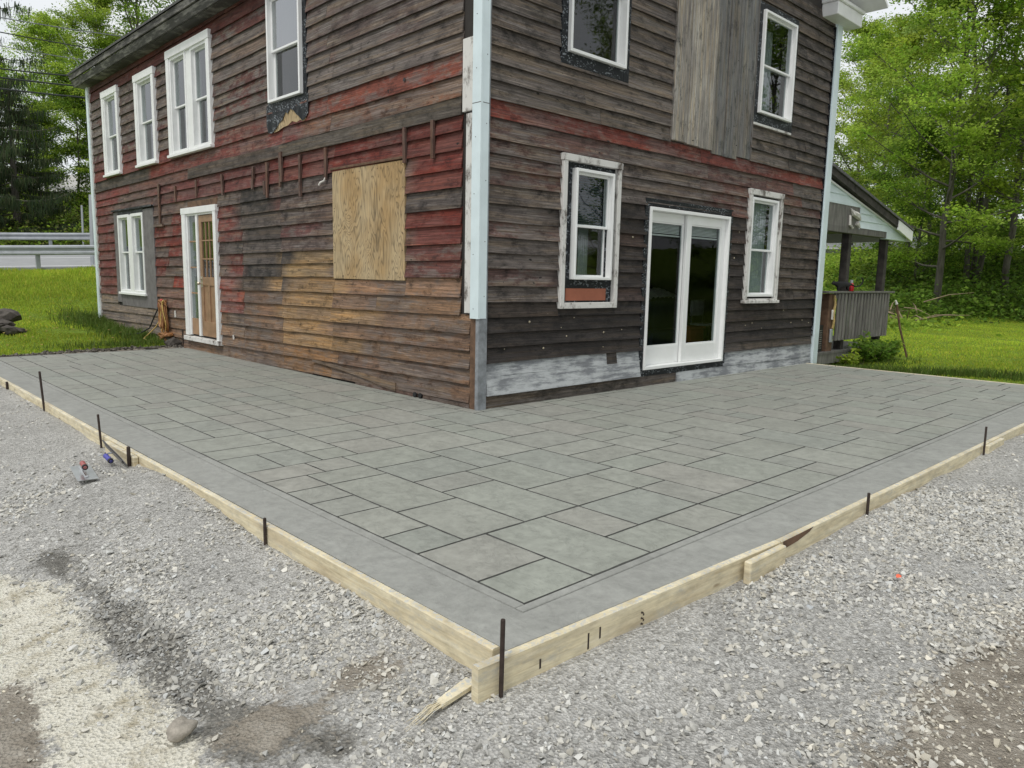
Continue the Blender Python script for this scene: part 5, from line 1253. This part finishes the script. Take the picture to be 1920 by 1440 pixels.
def lawn(name, label, n, x0, x1, y0, y1, hmin, hmax, w):
    x = RNG.uniform(x0, x1, n); y = RNG.uniform(y0, y1, n); g, s, d, _ = masks(x, y)
    ok = (g > .55) & ~((x > -.05) & (x < HW + .05) & (y > -.05) & (y < HL + .05)) & ~((x > X0 - .1) & (x < X1 + .06) & (y > -4.1) & (y < Y1 + .05)) & in_view(x, y, 1.5)
    dd = np.hypot(x - CAM[0], y - CAM[1])
    A_, B_ = ribbon(-.2, 8.6, 0)
    dm = np.full(len(x), 9e9); side = np.zeros(len(x))
    for p, q in zip(A_, B_):
        e = np.hypot(x - p[0], y - p[1]); c = (q[:2] - p[:2]) / np.linalg.norm(q[:2] - p[:2]); off = (x - p[0]) * c[0] + (y - p[1]) * c[1]
        side = np.where(e < dm, off, side); dm = np.minimum(dm, e)
    ok &= ~((side > 0) & (side < 9.0))
    x, y = x[ok], y[ok]; c = fbm(x, y, .9, 4); c2 = fbm(x, y, .25, 3); h = RNG.uniform(hmin, hmax, len(x)) * np.clip(1 + c * 1.6, .4, 2)
    t = grass_tint(len(x)) * np.clip(1 + c2 * 1.1 + c * .5, .55, 1.5)[:, None]
    rough = np.clip((y - 15.5) / 4, 0, 1) * (x < 6); h = h * (1 + rough * 1.6)
    return stuff(blades(name, x, y, h, np.full(len(x), w) * RNG.uniform(.7, 1.4, len(x)), t), label, 'grass')
lawn('lawn_grass', 'bright green grass bank between the patio and the road on the left', 170000, -11, 2.5, 8.1, 23.2, .02, .055, .013)
lawn('lawn_grass', 'mown bright green lawn to the right of the house', 210000, 7.6, 30, -9, 9, .015, .042, .014)
# longer tufts: along house foot, porch, right end of the slab
def tufts(name, label, spots, cat='grass', base=(.10, .175, .025), w=.012):
    X, Y, H = [], [], []
    for (cx, cy, sx_, sy_, n, h0, h1) in spots:
        X.append(RNG.normal(cx, sx_, n)); Y.append(RNG.normal(cy, sy_, n)); H.append(RNG.uniform(h0, h1, n))
    X, Y, H = map(np.concatenate, (X, Y, H)); k = ~((X > -.01) & (X < HW) & (Y > 0) & (Y < HL)) & ~((X > X0) & (X < X1 + .04) & (Y > -4.05) & (Y < 8.03))
    X, Y, H = X[k], Y[k], H[k]
    return stuff(blades(name, X, Y, H, np.full(len(X), w), grass_tint(len(X), .6, 1.2, base), .7), label, cat)
tufts('tall_grass', 'longer darker grass growing against the foot of the left wall', [(-.3, 12.6, .35, .5, 1500, .08, .22), (-.35, 11.2, .25, .8, 1200, .07, .18), (-.4, 9.6, .25, .5, 700, .08, .2), (-.9, 8.5, .6, .15, 700, .06, .14)])
tufts('tall_grass', 'uneven tall grass along the right end of the patio', [(7.75 + .1 * k, -.4 - k * .45, .14, .3, 420, .06, .17) for k in range(9)] + [(9.5, -.6, .9, .25, 500, .04, .10), (8.2, -.3, .3, .2, 200, .05, .12)])
# dandelions gone to flower
x = RNG.uniform(-5, -.3, 60); y = RNG.uniform(8.5, 13.5, 60); m = MB()
for a_, c_ in zip(x[:42], y[:42]):
    z_ = tz(a_, c_); m.lathe([(.003, 0), (.018, .006), (.02, .012), (.004, .016)], (a_, c_, z_ + .07), 6)
stuff(m.build('dandelions', 'cord_yellow'), 'small yellow dandelions dotted over the left lawn', 'flowers')

# ================================================================== GUARDRAILS, POSTS, WIRES
def guardrail(off, h, label, step, k0, k1, post_h):
    A_, _ = ribbon(off, off + 1, .06); t = thing('guardrail', tuple(A_[k0]), label, 'guardrail')
    prof = [(0, 0), (.045, .03), (.045, .08), (0, .12), (0, .17), (.045, .21), (.045, .26), (0, .30)]
    m = MB(); n = len(prof); pts = A_[k0:k1]; dr = np.gradient(pts[:, :2], axis=0); dr /= np.linalg.norm(dr, axis=1)[:, None]
    for p, q in zip(pts, dr):
        for o, z in prof: m.v.append((p[0] + q[1] * o, p[1] - q[0] * o, p[2] + h - .30 + z))
    m.f = [(i * n + j, i * n + j + 1, (i + 1) * n + j + 1, (i + 1) * n + j) for i in range(len(pts) - 1) for j in range(n - 1)]
    m.build('beam', 'galvanised', t, fix=False)
    return t, pts
t1, pts1 = guardrail(-.15, .69, 'near galvanised guardrail at the top of the left grass bank', 3, 4, 38, .7)
for px_ in (-260, 48, 290): 
    q = P(px_, 505, 23.6); k = np.hypot(pts1[:, 0] - q[0], pts1[:, 1] - q[1]).argmin(); p = pts1[k]; m = MB(); m.bbox(p[0] - .06, p[0] + .06, p[1] + .03, p[1] + .13, p[2] - .6, p[2] + .67, .006); m.build('post', 'galvanised', t1)
for a_ in (26, 30, 34): p = pts1[a_] if a_ < len(pts1) else pts1[-1]; m = MB(); m.bbox(p[0] - .06, p[0] + .06, p[1] + .03, p[1] + .13, p[2] - .5, p[2] + .67, .006); m.build('post', 'galvanised', t1)
t2, pts2 = guardrail(8.9, .84, 'far galvanised guardrail on the other side of the road', 3, 4, 38, .7)
for k in range(2, len(pts2), 2): p = pts2[k]; m = MB(); m.bbox(p[0] - .06, p[0] + .06, p[1] + .03, p[1] + .13, p[2] - .7, p[2] + .80, .006); m.build('post', 'galvanised', t2)
def signpost(px, py0, py1, depth, label, r):
    a, c = P(px, py1, depth), P(px - 3, py0, depth); m = MB(); a[2] -= .3; m.beam(a, c, r * 2, r * 1.2, up=(.7, .7, 0)); return tag(m.build('marker_post', 'galvanised'), label, 'post')
signpost(173, 365, 505, 24.2, 'tall thin metal post rising beside the near guardrail at the house edge', .05)
signpost(156, 385, 455, 33.5, 'thinner metal post behind the far guardrail', .035)
def wire(p0, p1, d0, d1, r, label, mat='wire', sag=.25):
    a, c = Vector(P(*p0, d0)), Vector(P(*p1, d1)); m = MB(); n = 12
    m.tube([a.lerp(c, i / n) - Vector((0, 0, sag * 4 * (i / n) * (1 - i / n))) for i in range(n + 1)], r, 5)
    return tag(m.build('utility_wire', mat), label, 'wire', 'utility wires over the road')
wire((-300, -27), (420, 88), 24, 34, .02, 'topmost thin grey wire crossing the open sky at upper left', 'wire_grey')
wire((-300, -5), (420, 123), 24, 34, .022, 'second wire from the top at upper left, above the tree crown')
wire((-300, 12), (420, 132), 24, 34, .016, 'third thin wire from the top at upper left', 'wire_grey', .5)
wire((-300, 84), (330, 152), 24, 34, .03, 'fourth wire from the top at upper left, thick and dark')
wire((-300, 97), (330, 172), 24, 33, .034, 'fifth wire from the top at upper left, thick and dark')
wire((-300, 118), (330, 192), 24, 32, .032, 'lowest dark wire at upper left, meeting the eave corner')
wire((110, 62), (152, 130), 30, 30, .010, 'short pale guy wire slanting down to the eave corner', 'wire_grey', .0)
wire((1480, 275), (1670, 288), 36, 44, .022, 'upper of two dark wires in front of the trees right of the house')
wire((1480, 290), (1670, 299), 36, 44, .018, 'lower of two dark wires in front of the trees right of the house')

# ================================================================== TREES
def leaf_quads(c, size, up=.9):
    """leaf faces at centres c"""
    n = len(c); nr = RNG.normal(size=(n, 3)); nr[:, 2] = np.abs(nr[:, 2]) + up; nr /= np.linalg.norm(nr, axis=1)[:, None]
    t = np.cross(nr, RNG.normal(size=(n, 3))); t /= np.linalg.norm(t, axis=1)[:, None]; b_ = np.cross(nr, t); s = (size * RNG.uniform(.5, 1.55, n))[:, None]
    V = np.stack([c - t * s * .5, c - b_ * s * .34 - nr * s * .06, c + t * s * .5, c + b_ * s * .34 - nr * s * .06], 1).reshape(-1, 3)
    return V, np.arange(n * 4).reshape(n, 4)
def make_tree(seed, H, spread, nl, leaves, lsize, base, cols, trunk_r, top=.96, sparse=1.0, stems=1):
    r = random.Random(seed); m = MB(); cl = []
    for st in range(stems):
        lean = Vector((r.uniform(-.05, .05), r.uniform(-.05, .05), 0)) + (Vector((math.cos(st * 2.4), math.sin(st * 2.4), 0)) * .09 if stems > 1 else Vector((0, 0, 0)))
        tp = []; p = Vector((0, 0, -.4)) + lean * 2
        for i in range(11): tp.append(p.copy()); p = p + Vector((0, 0, (H * top + .4) / 10)) + lean * H / 10 + Vector((r.uniform(-1, 1), r.uniform(-1, 1), 0)) * H * .008
        tr = trunk_r / (stems ** .5); m.tube(tp, [tr * (1.25 if i == 0 else 1 - .088 * i) for i in range(11)], 8)
        at = lambda t: tp[min(9, int(t * 10))].lerp(tp[min(10, int(t * 10) + 1)], t * 10 - int(t * 10)) if t < 1 else tp[-1]
        for k in range(nl // stems):
            t = base + (1 - base) * ((k + r.random()) / (nl / stems)) ** .9; az = k * 2.4 + r.uniform(-.5, .5) + st
            prof = (.35 + .65 * math.sin(math.pi * min(1, max(0, (t - base) / (1 - base)) * .82 + .18))) * spread * r.uniform(.7, 1.15)
            el = rad(10 + 55 * (t - base) / (1 - base) + r.uniform(-12, 12)); d = Vector((math.cos(az) * math.cos(el), math.sin(az) * math.cos(el), math.sin(el)))
            q = at(t); lp = [q.copy()]
            for j in range(5): d = (d + Vector((r.uniform(-.15, .15), r.uniform(-.15, .15), r.uniform(-.08, .18)))).normalized(); q = q + d * prof / 5; lp.append(q.copy())
            lr = tr * (.42 - .25 * t); m.tube(lp, [lr * (1 - .17 * j) for j in range(6)], 5, False)
            for j in range(r.randint(4, 7)):
                f = r.uniform(.25, 1.0); i0 = min(4, int(f * 5)); s = lp[i0].lerp(lp[i0 + 1], f * 5 - i0); dd = (d + Vector((r.uniform(-1, 1), r.uniform(-1, 1), r.uniform(-.3, .5)))).normalized(); L = prof * r.uniform(.22, .45)
                e = s + dd * L; mid = s.lerp(e, .5) + Vector((0, 0, L * .06)); m.tube([s, mid, e], [lr * .3, lr * .2, lr * .08], 3, False)
                cl += [(mid, .55), (e, 1.0), (s.lerp(e, .8), .8)]
            cl.append((lp[-1], 1.0))
        cl.append((tp[-1], 1.0))
    w = np.array([c[1] for c in cl]); C = np.array([c[0][:] for c in cl]); pick = RNG.choice(len(C), leaves, p=w / w.sum())
    cs = RNG.uniform(.6, 1.35, len(C)); sp_ = np.array([.33, .33, .12]) * (spread / 4) ** .5 * sparse
    pos = C[pick] + RNG.normal(size=(leaves, 3)) * sp_ * np.clip(RNG.uniform(.5, 1.2, leaves), 0, 2)[:, None]
    V, F = leaf_quads(pos, np.full(leaves, lsize)); ci = RNG.integers(0, len(cols), len(C))[pick]; tint = np.array(cols)[ci] * (cs[pick] * RNG.uniform(.75, 1.25, leaves))[:, None]
    return m, V, F, np.repeat(tint, 4, 0)
SPR = [(.37, .48, .065), (.31, .45, .055), (.41, .51, .09), (.25, .38, .05)]
DEEP = [(.18, .29, .04), (.24, .35, .05), (.14, .24, .036)]
PALE = [(.33, .43, .10), (.28, .39, .08), (.37, .46, .13)]
def proto(seed, *a, **k):
    m, V, F, T = make_tree(seed, *a, **k); me = bpy.data.meshes.new('trunk'); me.from_pydata(m.v, [], m.f); me.materials.append(MAT['bark'])
    for p in me.polygons: p.use_smooth = True
    o = np_mesh('crown', V, F, 'leaf', T, quads=True); cm = o.data; bpy.data.objects.remove(o); return me, cm
PR = {'maple': proto(1, 13, 4.3, 34, 42000, .108, .16, SPR, .15), 'maple2': proto(2, 12, 3.9, 30, 36000, .108, .22, SPR + PALE[:1], .14), 'tall': proto(3, 18, 3.0, 33, 11000, .125, .30, PALE, .17, stems=3, sparse=.75),
      'wide': proto(4, 15, 4.6, 36, 36000, .115, .20, DEEP + SPR[:2], .18), 'bushy': proto(5, 7, 3.0, 26, 25000, .10, .06, DEEP + SPR[:1], .08), 'sparse': proto(6, 16, 3.6, 30, 14000, .125, .25, SPR, .13, sparse=.8)}
def tree(kind, px, depth, scale, label, group='trees round the yard', yaw=None, name='tree', zoff=0.0, world=None):
    q = P(px, 520, depth) if world is None else (*world, 0); z = tz(q[0], q[1]); t = thing(name, (q[0], q[1], z + zoff), label, 'tree', group); t.scale = (scale,) * 3; t.rotation_euler = (0, 0, px * .37 if yaw is None else yaw)
    for nm, me in zip(('trunk', 'crown'), PR[kind]): o = bpy.data.objects.new(nm, me); COL.objects.link(o); o.parent = t
    return t
gR = 'trees at the edge of the right-hand wood'
tree('maple', 1760, 27, .92, 'leafy tree with the stout bare lower trunk standing at the lawn edge on the right', gR, yaw=1.2)
tree('tall', 1822, 31, 1.15, 'tall thin-leaved tree with sky showing between its several stems', gR)
tree('sparse', 1890, 30, 1.1, 'slender tree right of the thin-leaved one, at the edge of the wood', gR)
tree('maple2', 1945, 27, 1.15, 'leafy tree cut by the right edge of the picture', gR)
tree('maple', 1642, 41, .86, 'pale green maple rising just right of the house corner', gR)
tree('maple2', 1588, 47, .98, 'maple partly hidden by the house corner, above the porch roof', gR)
tree('maple2', 1702, 36, .88, 'rounded bright maple between the house and the stout-trunked tree', gR)
tree('bushy', 1712, 31, .9, 'low bushy tree on the bank left of the stout trunk', gR)
tree('bushy', 1815, 33, .95, 'low bushy tree just right of the stout trunk', gR)
tree('bushy', 1905, 35, 1.1, 'low bushy tree in shade near the right edge', gR)
tree('tall', 1748, 40, 1.05, 'thin tree behind the rounded maple, crown against the sky', gR)
tree('bushy', 1610, 60, 1.2, 'far tree on the hill above the porch roof', gR)
tree('bushy', 1690, 58, 1.15, 'far tree on the hill behind the rounded maple', gR)
tree('bushy', 1790, 48, 1.15, 'far tree on the hill behind the stout-trunked tree', gR)
tree('bushy', 1875, 46, 1.2, 'far tree on the hill at the right', gR)
tree('maple', 1990, 38, 1.0, 'leafy tree just outside the right picture edge', gR)
tree('bushy', 1640, 52, 1.2, 'dense bush-like tree beyond the road right of the porch', gR)
gL = 'trees beyond the road on the left'
tree('maple', 96, 44, .80, 'bright green maple with the pointed crown under the wires at upper left', gL)
tree('maple2', 186, 50, .98, 'lower bright tree touching the eave corner at upper left', gL)
tree('wide', 300, 52, 1.2, 'tall dark-leaved tree rising behind the roof at upper left', gL)
tree('wide', 380, 56, 1.3, 'tall tree mostly hidden behind the house roof', gL)
tree('bushy', 150, 41, 1.05, 'rounded green bush-like tree behind the thin metal posts', gL)
tree('bushy', 205, 42, 1.0, 'leafy bush-like tree hidden behind the house edge at left', gL)
tree('bushy', 92, 39, .8, 'low green shrub-like tree just beyond the far guardrail', gL)
tree('bushy', 20, 56, 1.2, 'far dim tree seen between the spruce boughs at left', gL)
gB = 'trees standing across the yard, mirrored in the windows'
for k, (x_, y_, kd, s_) in enumerate(((16, -30, 'wide', 1.2), (24, -25, 'maple', 1.2), (9, -34, 'maple', 1.3), (31, -20, 'wide', 1.2), (1, -36, 'wide', 1.2), (20, -15, 'bushy', 1.1), (26, -12, 'bushy', 1.2), (14, -20, 'bushy', 1.1), (33, -9, 'bushy', 1.2), (-22, 20, 'maple', .8), (-27, 28, 'wide', .9), (38, -16, 'wide', 1.2), (-20, 34, 'maple', .9))):
    tree(kd, k * 40, 0, s_, 'tree across the yard outside the picture, mirrored in the panes', gB, world=(x_, y_))

# Norway spruces with hanging twigs
def spruce(seed, H, spread, nleaf_per=34, whorl=7.5):
    r = random.Random(seed); m = MB(); C = []; D = []; m.tube([(0, 0, -.4), (0, 0, H * .5), (0, 0, H)], [.24, .14, .02], 8)
    n = int(H * whorl)
    for k in range(n):
        t = .06 + .93 * k / n; az = k * 2.4; L = spread * (1 - t) ** .75 * r.uniform(.75, 1.1) + .25; z0 = H * t; pts = []
        for j in range(7):
            f = j / 6; pts.append(Vector((math.cos(az) * L * f, math.sin(az) * L * f, z0 - L * .32 * f + L * .30 * f ** 2.6)))
        m.tube(pts, [.035 * (1 - .13 * j) for j in range(7)], 4, False)
        for _ in range(int(nleaf_per * L)):
            f = r.uniform(.12, 1) ** .7; i0 = min(5, int(f * 6)); p = pts[i0].lerp(pts[i0 + 1], f * 6 - i0); C.append(p + Vector((r.uniform(-.28, .28), r.uniform(-.28, .28), 0)) * (.4 + f)); D.append(r.uniform(.15, .55) * (.5 + .5 * (1 - abs(f - .55))))
    C = np.array([c[:] for c in C]); D = np.array(D); n = len(C); a = RNG.uniform(0, 2 * np.pi, n); w = RNG.uniform(.010, .026, n); ox, oy = np.cos(a) * w, np.sin(a) * w; sw = RNG.normal(0, .06, (n, 2))
    V = np.stack([np.stack([C[:, 0] - ox, C[:, 1] - oy, C[:, 2] + .03], 1), np.stack([C[:, 0] + ox, C[:, 1] + oy, C[:, 2] + .03], 1), np.stack([C[:, 0] + ox * .5 + sw[:, 0], C[:, 1] + oy * .5 + sw[:, 1], C[:, 2] - D], 1), np.stack([C[:, 0] - ox * .5 + sw[:, 0], C[:, 1] - oy * .5 + sw[:, 1], C[:, 2] - D], 1)], 1).reshape(-1, 3)
    T = np.array([(.045, .07, .028), (.06, .085, .03), (.075, .08, .04), (.035, .058, .026)])[RNG.integers(0, 4, n)] * RNG.uniform(.7, 1.3, n)[:, None]
    me = bpy.data.meshes.new('trunk'); me.from_pydata(m.v, [], m.f); me.materials.append(MAT['bark'])
    o = np_mesh('crown', V, np.arange(n * 4).reshape(n, 4), 'needle', np.repeat(T, 4, 0), quads=True); cm = o.data; bpy.data.objects.remove(o); return me, cm
PR['spruce'] = spruce(11, 15, 4.4, 46, 2.6); PR['spruce_small'] = spruce(12, 8.5, 3.4, 100)
tree('spruce', -28, 33.5, 1.05, 'tall dark spruce with drooping boughs at the left edge', gL, name='spruce_tree')
tree('spruce_small', 40, 35.5, .86, 'shorter dense dark spruce right of the tall one', gL, name='spruce_tree')
tree('spruce_small', -60, 36, .95, 'dark spruce mostly outside the left picture edge', gL, name='spruce_tree')

# undergrowth: leafy mass along the wood edge and on the banks
def undergrowth(name, label, spots, cols, lsize=.14):
    Cs, Ts = [], []
    for (px, dep, rx, ry, h, n) in spots:
        q = P(px, 540, dep); x = RNG.normal(q[0], rx, n); y = RNG.normal(q[1], ry, n); z = terr(x, y) + np.abs(RNG.normal(0, .5, n)) * h * np.clip(1 + 1.6 * fbm(x, y, .7, 3), .1, 2.2)
        Cs.append(np.stack([x, y, z], 1)); Ts.append(np.array(cols)[RNG.integers(0, len(cols), n)] * RNG.uniform(.6, 1.3, n)[:, None] * np.clip(1 + fbm(x, y, .8, 3) * 1.3, .4, 1.6)[:, None])
    C = np.concatenate(Cs); T = np.concatenate(Ts); ok = (C[:, 0] > 9) | (C[:, 1] > 18); V, F = leaf_quads(C[ok], np.full(ok.sum(), lsize))
    return stuff(np_mesh(name, V, F, 'leaf', np.repeat(T[ok], 4, 0), quads=True), label, 'undergrowth')
undergrowth('undergrowth', 'low green weeds and brambles along the foot of the right-hand wood', [(1700, 27, 1.2, .8, .7, 3000), (1780, 28.5, 1.6, .8, .7, 3600), (1860, 28.5, 1.6, .8, .8, 3600), (1940, 28.5, 1.6, 1, .8, 3600), (1640, 27, 1.4, 1.2, .5, 3000), (1700, 31, 2, 1.2, .9, 4000), (1860, 33, 2.2, 1.5, 1.6, 5000), (1930, 33, 2, 1.5, 1.7, 5000), (1790, 34, 2, 1.5, 1.3, 4000)], DEEP + [(.12, .16, .03)])
undergrowth('bank_growth', 'bright grass and weeds on the bank below the road, seen through the porch', [(1560, 26, 1.2, 1, .35, 3500), (1600, 29, 1.6, 1.2, .35, 5000), (1580, 33, 1.8, 1.2, .4, 5000), (1640, 33, 1.8, 1.3, .45, 5000), (1680, 36, 2, 1.3, .6, 4500), (1560, 23, 1, 1, .25, 2500), (1620, 24, 1.2, 1, .25, 3000), (1720, 38, 2, 1.3, .8, 4000)], SPR)
undergrowth('roadside_growth', 'dark undergrowth beyond the far guardrail on the left', [(-40, 34.5, 2, .8, .9, 3000), (30, 34.5, 2, .8, .7, 3000), (90, 34.5, 2, .8, .7, 3000), (150, 35, 2, .8, .9, 3000), (210, 35, 2, .8, .9, 2500), (60, 38, 3, 1.2, 1.5, 4000), (140, 38, 3, 1.2, 1.6, 4000)], DEEP + [(.055, .08, .025), (.20, .22, .08)])
# leafy weeds at the porch corner
def weed(x, y, h, n, s, label, cols):
    t = thing('weed_plant', (x, y, tz(x, y)), label, 'weed', 'weeds growing at the porch'); z = tz(x, y); m = MB(); C = []
    for k in range(9):
        a = k * 2.4; e = Vector((x + math.cos(a) * s * random.uniform(.3, 1), y + math.sin(a) * s * .6 * random.uniform(.3, 1), z + h * random.uniform(.6, 1))); mid = Vector((x, y, z)).lerp(e, .5) + Vector((0, 0, h * .12)); m.tube([(x, y, z - .03), mid, e], [.008, .006, .003], 4)
        for f in np.linspace(.2, 1, n // 9): C.append((Vector((x, y, z)).lerp(e, f) + Vector((random.gauss(0, .06), random.gauss(0, .06), random.gauss(0, .05) + h * .1)))[:])
    m.build('stem', 'twig', t); C = np.array(C); V, F = leaf_quads(C, np.full(len(C), .085)); T = np.array(cols)[RNG.integers(0, len(cols), len(C))] * RNG.uniform(.6, 1.3, len(C))[:, None]
    np_mesh('leaves', V, F, 'leaf', np.repeat(T, 4, 0), t, True)if False else attach(np_mesh('leaves', V, F, 'leaf', np.repeat(T, 4, 0), quads=True), t)
weed(9.6, -.2, .55, 540, .42, 'tallest leafy weed in front of the porch deck', DEEP); weed(10.2, -.25, .42, 500, .5, 'broad low weed in front of the porch deck, middle one', DEEP); weed(10.9, -.22, .40, 450, .42, 'low weed under the right end of the porch deck', DEEP); weed(9.0, -.2, .28, 240, .3, 'small weed in front of the porch deck beside the house corner', SPR)
# brush pile on the bank
br = thing('brush_pile', tuple(P(1650, 560, 24)), 'tangle of dry pale branches heaped on the bank right of the porch', 'brush'); c0 = P(1655, 570, 24); cz = tz(c0[0], c0[1]); br.location = (c0[0], c0[1], cz); ORIGIN[br.name] = (c0[0], c0[1], cz)
for k in range(46):
    a = random.uniform(0, 6.28); L = random.uniform(.5, 1.5); s = Vector((c0[0] + random.gauss(0, .7), c0[1] + random.gauss(0, .7), cz + abs(random.gauss(.15, .25)))); e = s + Vector((math.cos(a) * L, math.sin(a) * L, random.uniform(-.25, .35))); m = MB(); m.tube([s, s.lerp(e, .5) + Vector((0, 0, .08)), e], [.022, .016, .006], 4); m.build('branch', 'twig', br)
